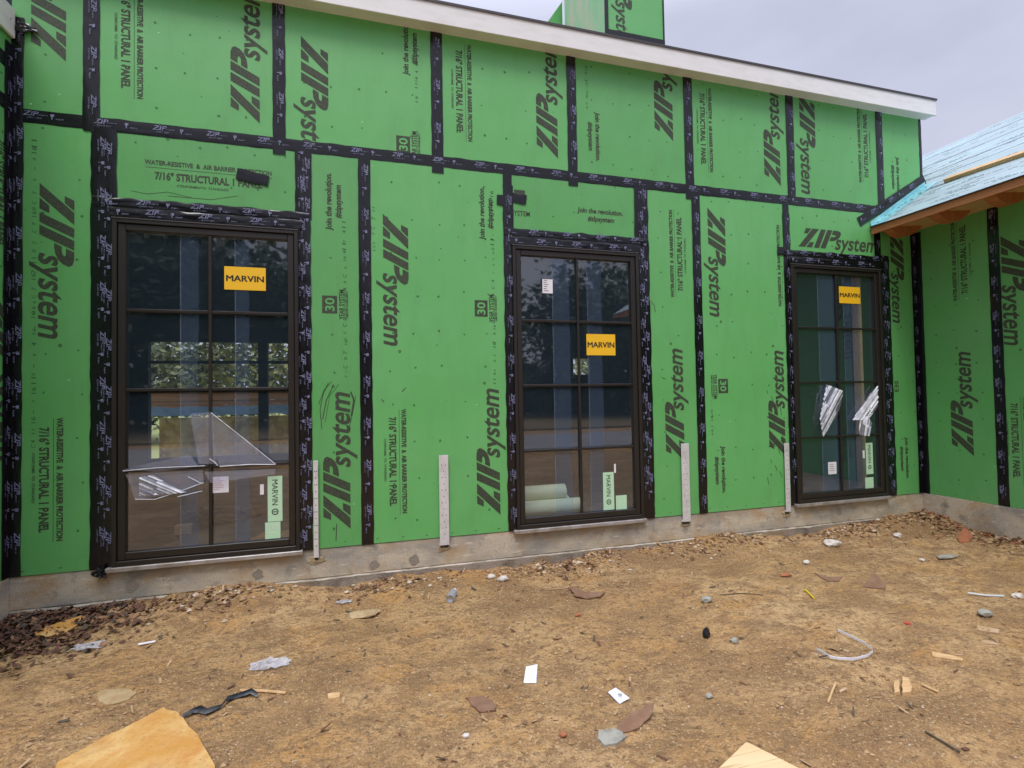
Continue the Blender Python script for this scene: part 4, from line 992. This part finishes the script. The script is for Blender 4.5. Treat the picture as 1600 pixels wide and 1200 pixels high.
o = P([(950, 1084), (962, 1079), (984, 1096), (968, 1101)], .0015, M_PAPER, 'paper_note', 'paper', 'folded white paper with a small grey ring, right of the plain paper tag', .008, rise=[.004, .01, .012, 0], curl=-.006)
cc = G(969, 1092); mbp = MB(); F = Fr((cc.x, cc.y, cc.z + .020), (1, 0, 0), (0, 1, 0), (0, 0, 1)); ring(mbp, F, 0, 0, .010, .35); mbp.build('printed_ring', o, (cc.x, cc.y, cc.z + .02))
P([(728, 1092), (756, 1090), (777, 1103), (773, 1112), (752, 1115), (738, 1105)], .006, M_SHING, 'bark_shard', 'shard', 'brown flat shard left of the paper tags, low centre', .006, grp='brown shards on the dirt')
P([(963, 1137), (988, 1122), (1022, 1112), (1018, 1126), (998, 1140), (968, 1149)], .006, M_SHING, 'bark_shard', 'shard', 'largest brown shard leaning over the flat grey stone', .008, rise=[0, .02, .035, .02, 0, 0], grp='brown shards on the dirt')
P([(935, 1146), (962, 1142), (980, 1154), (964, 1166), (945, 1168), (934, 1158)], .012, M_GREYST, 'flat_stone', 'stone', 'flat grey-green stone below the largest brown shard', .0, curl=.004)
P([(890, 922), (905, 926), (930, 929), (947, 928), (938, 936), (915, 937), (898, 934)], .006, M_SHING, 'bark_shard', 'shard', 'curved brown shard near the middle window', .010, rise=[.03, .01, 0, .01, .01, 0, .01], grp='brown shards on the dirt')
P([(1350, 918), (1366, 904), (1384, 917), (1384, 922), (1364, 920)], .007, M_SHING, 'bark_shard', 'shard', 'pointed pinkish brown shard at right, standing slightly', .006, rise=[0, .045, 0, 0, 0], grp='brown shards on the dirt')
P([(1273, 897), (1292, 903), (1316, 902), (1311, 909), (1292, 909)], .006, M_SHING, 'bark_shard', 'shard', 'thin brown shard left of the pointed one', .004, grp='brown shards on the dirt')
P([(1495, 842), (1507, 832), (1522, 840), (1515, 848), (1500, 849)], .008, M_RUST, 'rust_shard', 'shard', 'rust red slab near the base of the right wall', .01, rise=[0, .05, .02, 0, 0])
P([(55, 992), (90, 974), (128, 965), (122, 980), (98, 994), (60, 1001)], .010, M_OSB, 'wood_board', 'board', 'small yellowish board lying among the dead leaves', .03, side=M_OSBE)
P([(151, 1085), (165, 1078), (200, 1078), (214, 1084), (200, 1095), (168, 1103), (154, 1096)], .006, mat('buried_stone', (.44, .32, .17), .95, bump=(30, .9, I3, .01), var=(14, .4, .7, (.32, .21, .10), I3)), 'buried_stone', 'stone', 'tan flat stone half buried in the dirt at left', -.001, curl=.006)
P([(512, 1088), (530, 1086), (531, 1093), (513, 1096)], .014, M_PINE, 'wood_chip', 'wood scrap', 'tiny pale wood block left of centre', .0, grp='wood scraps on the dirt')
P([(1455, 1020), (1480, 1024), (1504, 1030), (1503, 1034), (1478, 1030), (1458, 1027)], .006, M_PINE, 'wood_chip', 'wood scrap', 'long pale wood splinter at right below the bent strap', .004, grp='wood scraps on the dirt')
P([(1410, 1063), (1420, 1066), (1425, 1086), (1410, 1088)], .02, M_PINE, 'wood_chip', 'wood scrap', 'thick tan wood chunk at lower right', .0, grp='wood scraps on the dirt')
P([(1396, 1070), (1404, 1066), (1406, 1086), (1398, 1087)], .015, M_PINE, 'wood_chip', 'wood scrap', 'slim tan chunk touching the thick one at lower right', .0, grp='wood scraps on the dirt')
P([(1525, 978), (1562, 984), (1560, 990), (1530, 986)], .004, M_CHIP, 'wood_chip', 'wood scrap', 'dull wood sliver near the right edge', .002, grp='wood scraps on the dirt')
P([(1533, 1001), (1560, 1002), (1558, 1008), (1535, 1006)], .004, M_CHIP, 'wood_chip', 'wood scrap', 'lower of the dull wood slivers near the right edge', .002, grp='wood scraps on the dirt')
def stick(px, r, m, label, name='wood_stick', cat='stick', lift=.004, n=6, grp='sticks on the dirt'):
    q = [G(*p) for p in px]; mb = MB(); mb.tube([(p.x, p.y, p.z + r + lift) for p in q], r, m, n)
    return tag(mb.build(name, None, q[0]), label, cat, grp)
stick([(376, 1082), (412, 1083), (447, 1086)], .007, M_PINE, 'orange-tan wood stick beside the black plastic strip')
stick([(1306, 1069), (1300, 1084), (1294, 1100)], .005, M_PINE, 'short pale stick pointing down the picture at lower right')
stick([(1440, 1072), (1466, 1084)], .005, M_PINE, 'short pale stick right of the tan wood chunks')
stick([(216, 1010), (243, 1005)], .007, M_STK_W, 'short white stick below the leaf litter at left', 'plastic_stick')
stick([(1446, 1146), (1470, 1160), (1500, 1178)], .004, M_BARK, 'dark twig at the lower right')
stick([(1512, 929), (1540, 933), (1568, 934)], .008, mat('pale_strip', (.55, .58, .58), .5), 'pale grey strip near the right wall', 'plastic_strip')
stick([(1258, 923), (1266, 931), (1272, 937)], .006, M_YEL, 'bright yellow sliver in the dirt at right', 'plastic_strip')
stick([(1192, 931), (1160, 928), (1125, 931)], .003, M_BARK, 'thin twig right of the grey rock')
stick([(852, 923), (880, 921), (893, 918)], .004, M_CHIP, 'thin pale twig left of the curved brown shard')
# bent white strap
q = [G(*p) for p in [(1309, 988), (1330, 1000), (1352, 1011), (1363, 1018), (1364, 1025), (1356, 1030), (1335, 1034), (1310, 1036), (1296, 1031), (1276, 1018)]]
mb = MB(); vs = []
for i, p in enumerate(q):
    z = p.z + .006 + .012 * math.sin(i * 1.1) ** 2
    vs += [(p.x, p.y, z), (p.x, p.y, z + .013), (p.x + .003, p.y + .003, z + .013), (p.x + .003, p.y + .003, z)]
fs = [(4 * i + j, 4 * i + 4 + j, 4 * i + 4 + (j + 1) % 4, 4 * i + (j + 1) % 4) for i in range(len(q) - 1) for j in range(4)]
mb.add(vs, fs, M_PAPER); tag(mb.build('packing_strap', None, q[0]), 'bent white packing strap curled on the dirt at right', 'strap')
# black plastic strip with a loose end
q = [G(*p) for p in [(283, 1125), (300, 1118), (312, 1110), (322, 1118), (345, 1108), (355, 1098), (372, 1090), (392, 1086), (402, 1090)]]
mb = MB(); vs = []; wd = [.006, .012, .03, .02, .008, .018, .02, .018, .012]
for i, p in enumerate(q): z = p.z + .008 + .01 * (i % 2); vs += [(p.x, p.y - wd[i], z), (p.x + .004, p.y, z + .016), (p.x, p.y + wd[i], z)]
mb.add(vs, [(3 * i + j, 3 * i + 3 + j, 3 * i + 4 + j, 3 * i + 1 + j) for i in range(len(q) - 1) for j in (0, 1)], M_BLKPL)
tag(mb.build('plastic_strip', None, q[0], smooth=True), 'torn black plastic strip right of the yellow board', 'plastic strip')
def lump(px, py, sz, m, label, name='stone', cat='stone', flat=(1, .8, .55), seed=1, amp=.35, grp=None, sub=2, sink=.25):
    p = G(px, py); mb = wad((p.x, p.y, p.z + sz * flat[2] * (1 - sink)), sz, m, seed, None, '', amp, sub, flat)
    return tag(mb.build(name, None, p, smooth=sub > 2), label, cat, grp)
lump(1104, 940, .042, M_GREYST, 'round grey rock right of centre, near the wall strap', seed=3)
lump(1104, 996, .028, M_BLKPL, 'small shiny black lump in the middle right of the dirt', 'plastic_lump', 'plastic', (.8, .8, 1.3), 5)
lump(1147, 1004, .028, M_GREYST, 'small speckled grey stone right of the black lump', seed=6)
lump(1402, 839, .045, M_PALEST, 'white stone by the footing under the corner window', seed=7)
lump(1300, 853, .075, M_PALEST, 'large pale chunk by the footing, right of the white pebbles', seed=8, flat=(1.2, .7, .45))
lump(1260, 881, .032, M_PALEST, 'pale stone in front of the large pale chunk', seed=9)
lump(1228, 900, .045, M_RUST, 'orange and white flat stone in front of the footing', seed=10, flat=(1.1, .6, .3))
lump(1480, 872, .07, M_GREYST, 'long grey stone in front of the right wall', seed=12, flat=(1.5, .6, .25))
lump(1441, 877, .025, M_PALEST, 'small pale cube-like stone left of the long grey stone', seed=13)
lump(1539, 962, .045, M_GREYST, 'dark-sided grey stone near the right edge', seed=14)
lump(1590, 933, .04, M_PALEST, 'pale stone at the right edge', seed=15, flat=(1.2, .7, .4))
lump(568, 962, .075, mat('tan_rock', (.50, .37, .21), .95, bump=(30, .9, I3, .02), var=(20, .4, .7, (.36, .24, .12), I3)), 'low tan rock in the dirt below the left window', seed=16, flat=(1.5, .8, .22))
lump(786, 908, .035, M_PALEST, 'larger white foam bit by the footing left of the middle window', 'foam_bit', 'foam', (1.2, .7, .7), 17)
lump(768, 904, .028, M_PALEST, 'smaller white foam bit by the footing left of the middle window', 'foam_bit', 'foam', (1.2, .7, .7), 18)
lump(903, 963, .022, M_RUST, 'small orange stone below the curved brown shard', seed=19)
lump(880, 1150, .018, M_RUST, 'tiny red pebble low in the centre', seed=20)
lump(1108, 1090, .02, M_GREYST, 'tiny grey pebble right of the folded paper', seed=22)
lump(728, 1152, .016, M_PALEST, 'tiny cream pebble low in the centre left of the grey stone', seed=23)
lump(1418, 976, .02, mat('red_bit', (.45, .08, .05), .7), 'tiny red scrap right of the bent strap', 'plastic_bit', 'plastic', seed=24)
# crumpled clear plastic
for px, py, sz, s, lb in [(422, 1040, .085, 31, 'larger crumpled clear plastic on the dirt above the black strip'), (140, 1012, .075, 32, 'crumpled clear plastic below the leaf litter at left'), (537, 942, .045, 33, 'small crumpled plastic scrap near the footing below the left window')]:
    p = G(px, py); mb = MB(); n = 14; vs = []
    for j in range(n + 1):
        for i in range(n + 1):
            a_, b_ = (i / n - .5) * 2, (j / n - .5) * 2
            e_ = 1 + .45 * noise.noise((a_ * 1.8, b_ * 1.8, s + 4)); vs.append((p.x + a_ * sz * 1.25 * (1 - .25 * b_ * b_) * e_, p.y + b_ * sz * .7 * (1 - .3 * a_ * a_) * e_, p.z + .008 + sz * .35 * abs(noise.noise((a_ * 2.2, b_ * 2.2, s))) * (1.2 - a_ * a_ * .8) + sz * .10 * noise.noise((a_ * 7, b_ * 7, s))))
    mb.add(vs, [(j * (n + 1) + i, j * (n + 1) + i + 1, (j + 1) * (n + 1) + i + 1, (j + 1) * (n + 1) + i) for j in range(n) for i in range(n)], M_PLASTG)
    tag(mb.build('plastic_scrap', None, p), lb, 'plastic scrap', 'crumpled plastic on the dirt')
# clear bottle
p = G(706, 938); root = empty('plastic_bottle', p); tag(root, 'crushed clear plastic bottle lying by the footing left of the middle window', 'bottle')
ax = Vector((.35, .93, 0)).normalized(); mb = MB()
mb.tube([p + Vector((0, 0, .034)) + ax * t_ for t_ in (-.065, -.055, -.02, .02, .05, .075, .09)], [.026, .032, .033, .030, .032, .018, .012], M_BOTTLE, 14); mb.build('bottle_body', root, p, smooth=True)
mb = MB(); mb.tube([p + Vector((0, 0, .034)) + ax * t_ for t_ in (.091, .106)], .014, M_STK_W, 12); mb.build('cap', root, p + ax * .09)
# 2x4 on the wing roof
a = (7.62, -1.75); b = (7.83, -.33)
mb = MB(); rt = Vector((1, 0, sl)).normalized(); up = Vector((-sl, 0, 1)).normalized()
pa = Vector((a[0], a[1], rp(a[0]) + .003)); pb = Vector((b[0], b[1], rp(b[0]) + .003)); dd = (pb - pa).normalized(); sd2 = up.cross(dd).normalized()
vs = [q_ + sd2 * s1 * .042 + up * h_ for q_ in (pa, pb) for s1 in (-1, 1) for h_ in (0, .036)]
mb.add(vs, [(0, 1, 3, 2), (4, 6, 7, 5), (0, 4, 5, 1), (2, 3, 7, 6), (1, 5, 7, 3), (0, 2, 6, 4)], M_PINE)
tag(mb.build('lumber_plank', None, pb), 'long pale plank nailed on the blue-green wing roof', 'plank')

# ---- gravel, chips and leaves nobody could count
def scatter(name, label, n, pos, size, mats_, seed, kind='stone', stretch=(1, 1, .6)):
    rr = random.Random(seed); mb = MB(); ctr = None
    O6 = [(1, 0, 0), (0, 1, 0), (-1, 0, 0), (0, -1, 0), (0, 0, 1), (0, 0, -1)]; F6 = [(0, 1, 4), (1, 2, 4), (2, 3, 4), (3, 0, 4), (1, 0, 5), (2, 1, 5), (3, 2, 5), (0, 3, 5)]
    for i in range(n):
        x, y = pos(rr); s = size(rr, y); z = gz(x, y); m = rr.choice(mats_); a = rr.random() * 6.283; ca, sa = math.cos(a), math.sin(a)
        if kind == 'stone':
            vs = []
            for vx, vy, vz in O6:
                k = s * rr.uniform(.65, 1.15); X_, Y_, Z_ = vx * k * stretch[0], vy * k * stretch[1], vz * k * stretch[2]
                vs.append((x + X_ * ca - Y_ * sa, y + X_ * sa + Y_ * ca, z + Z_ + s * .15))
            mb.add(vs, F6, m)
        elif kind == 'chip':
            l = s; wd_ = s * rr.uniform(.12, .35); tl = rr.uniform(-.5, .5); th_ = s * .07 + .001
            e = Vector((ca, sa, tl)).normalized() * l; f_ = Vector((-sa, ca, rr.uniform(-.4, .4))).normalized() * wd_; c_ = Vector((x, y, z + abs(e.z) + abs(f_.z) * .6 + .001)); up_ = Vector((0, 0, th_))
            vs = [c_ - e - f_, c_ + e * rr.uniform(.7, 1) - f_, c_ + e + f_, c_ - e * rr.uniform(.7, 1) + f_]; vs += [v_ + up_ for v_ in vs]
            mb.add(vs, [(0, 1, 2, 3), (4, 5, 6, 7), (0, 1, 5, 4), (1, 2, 6, 5), (2, 3, 7, 6), (3, 0, 4, 7)], m)
        else:
            e = Vector((ca, sa, rr.uniform(-.6, .6))).normalized() * s; f_ = Vector((-sa, ca, rr.uniform(-.7, .7))).normalized() * s * rr.uniform(.4, .7); c_ = Vector((x, y, z + s * rr.uniform(.3, .9)))
            cu = Vector((0, 0, s * rr.uniform(.1, .4)))
            vs = [c_ - e + cu, c_ - e * .3 - f_, c_ + e * .5 - f_ * .8, c_ + e * 1.1 + cu, c_ + e * .4 + f_ * .9, c_ - e * .4 + f_, c_ - cu * .5]
            mb.add(vs, [(0, 1, 6), (1, 2, 6), (2, 3, 6), (3, 4, 6), (4, 5, 6), (5, 0, 6)], m)
    return tag(mb.build(name, None, (3.5, -1, -.3)), label, kind='stuff')
def pos_open(rr): return rr.uniform(-.8, 8.2) if rr.random() < .5 else rr.uniform(.4, 4.6), -3.2 * rr.random() ** 1.0
def pos_clod(rr):
    for _ in range(10):
        x, y = pos_open(rr)
        if rr.random() < .25 + 1.2 * noise.noise((x * .9, y * 1.3, 2.2)): break
    return x, y
def pos_wall(rr):
    for _ in range(12):
        x = rr.uniform(-.4, 7.7)
        if rr.random() < max(.04, .35 + 1.1 * noise.noise((x * 1.3, 7.7, 0)) + .5 * noise.noise((x * 5, 1.7, 0)) + .25 * (x > 3.5)): break
    return x, -.03 - abs(rr.gauss(0, .14 + .07 * noise.noise((x * 2, 5, 0)))) - .10 * max(0, noise.noise((x * 1.5, 0, 0)))
def pos_rwall(rr):
    y = rr.uniform(-2.2, -.02); return 7.75 - abs(rr.gauss(0, .18)), y
def pos_leaf(rr):
    return -.42 + abs(rr.gauss(0, .36)), -.04 - abs(rr.gauss(0, .26))
scatter('gravel', 'tiny stones pressed into the open dirt', 5200, pos_open, lambda rr, y: .0022 + .006 * rr.random() ** 5, [M_PEB, M_CLOD, M_CLOD, M_PEB2, M_PEB], 1)
scatter('dirt_clods', 'small dirt crumbs over the yard', 9000, pos_clod, lambda rr, y: .003 + .015 * rr.random() ** 5, [M_CLOD, M_DIRT, M_CLODD, M_DIRT, M_CLOD], 2, stretch=(1, 1, .5))
scatter('rubble', 'pale rubble and pebbles along the footing', 4600, pos_wall, lambda rr, y: .004 + .026 * rr.random() ** 5, [M_PEB, M_PEB2, M_CLOD, M_DIRT, M_DIRT, M_CLOD, M_LEAF, M_DIRT, M_CLODD], 3)
scatter('wood_chips', 'wood chips and splinters along the footing', 800, pos_wall, lambda rr, y: .006 + .03 * rr.random() ** 3.5, [M_CHIP, M_CLOD, M_LEAF2, M_LEAF, M_CLOD, M_CHIP], 4, 'chip')
scatter('yard_splinters', 'splinters and straw bits over the open dirt', 1500, pos_open, lambda rr, y: .005 + .022 * rr.random() ** 4, [M_CHIP, M_LEAF2, M_BARK, M_LEAF], 5, 'chip')
scatter('leaf_litter', 'dark dead leaves heaped in the left corner', 1500, pos_leaf, lambda rr, y: .012 + .018 * rr.random(), [M_LEAF, M_LEAF, M_LEAF, M_LEAF2, M_BARK], 6, 'leaf')
scatter('dry_leaves', 'dry leaves and bark against the footing', 500, pos_wall, lambda rr, y: .010 + .014 * rr.random(), [M_LEAF2, M_LEAF, M_CLODD], 7, 'leaf')
scatter('corner_rubble', 'rust brown rubble and leaves at the base of the right wall', 1300, pos_rwall, lambda rr, y: .008 + .02 * rr.random() ** 2, [M_LEAF2, M_LEAF, M_CLOD, M_PEB, M_RUST], 8, 'leaf')
bpy.context.view_layer.update()
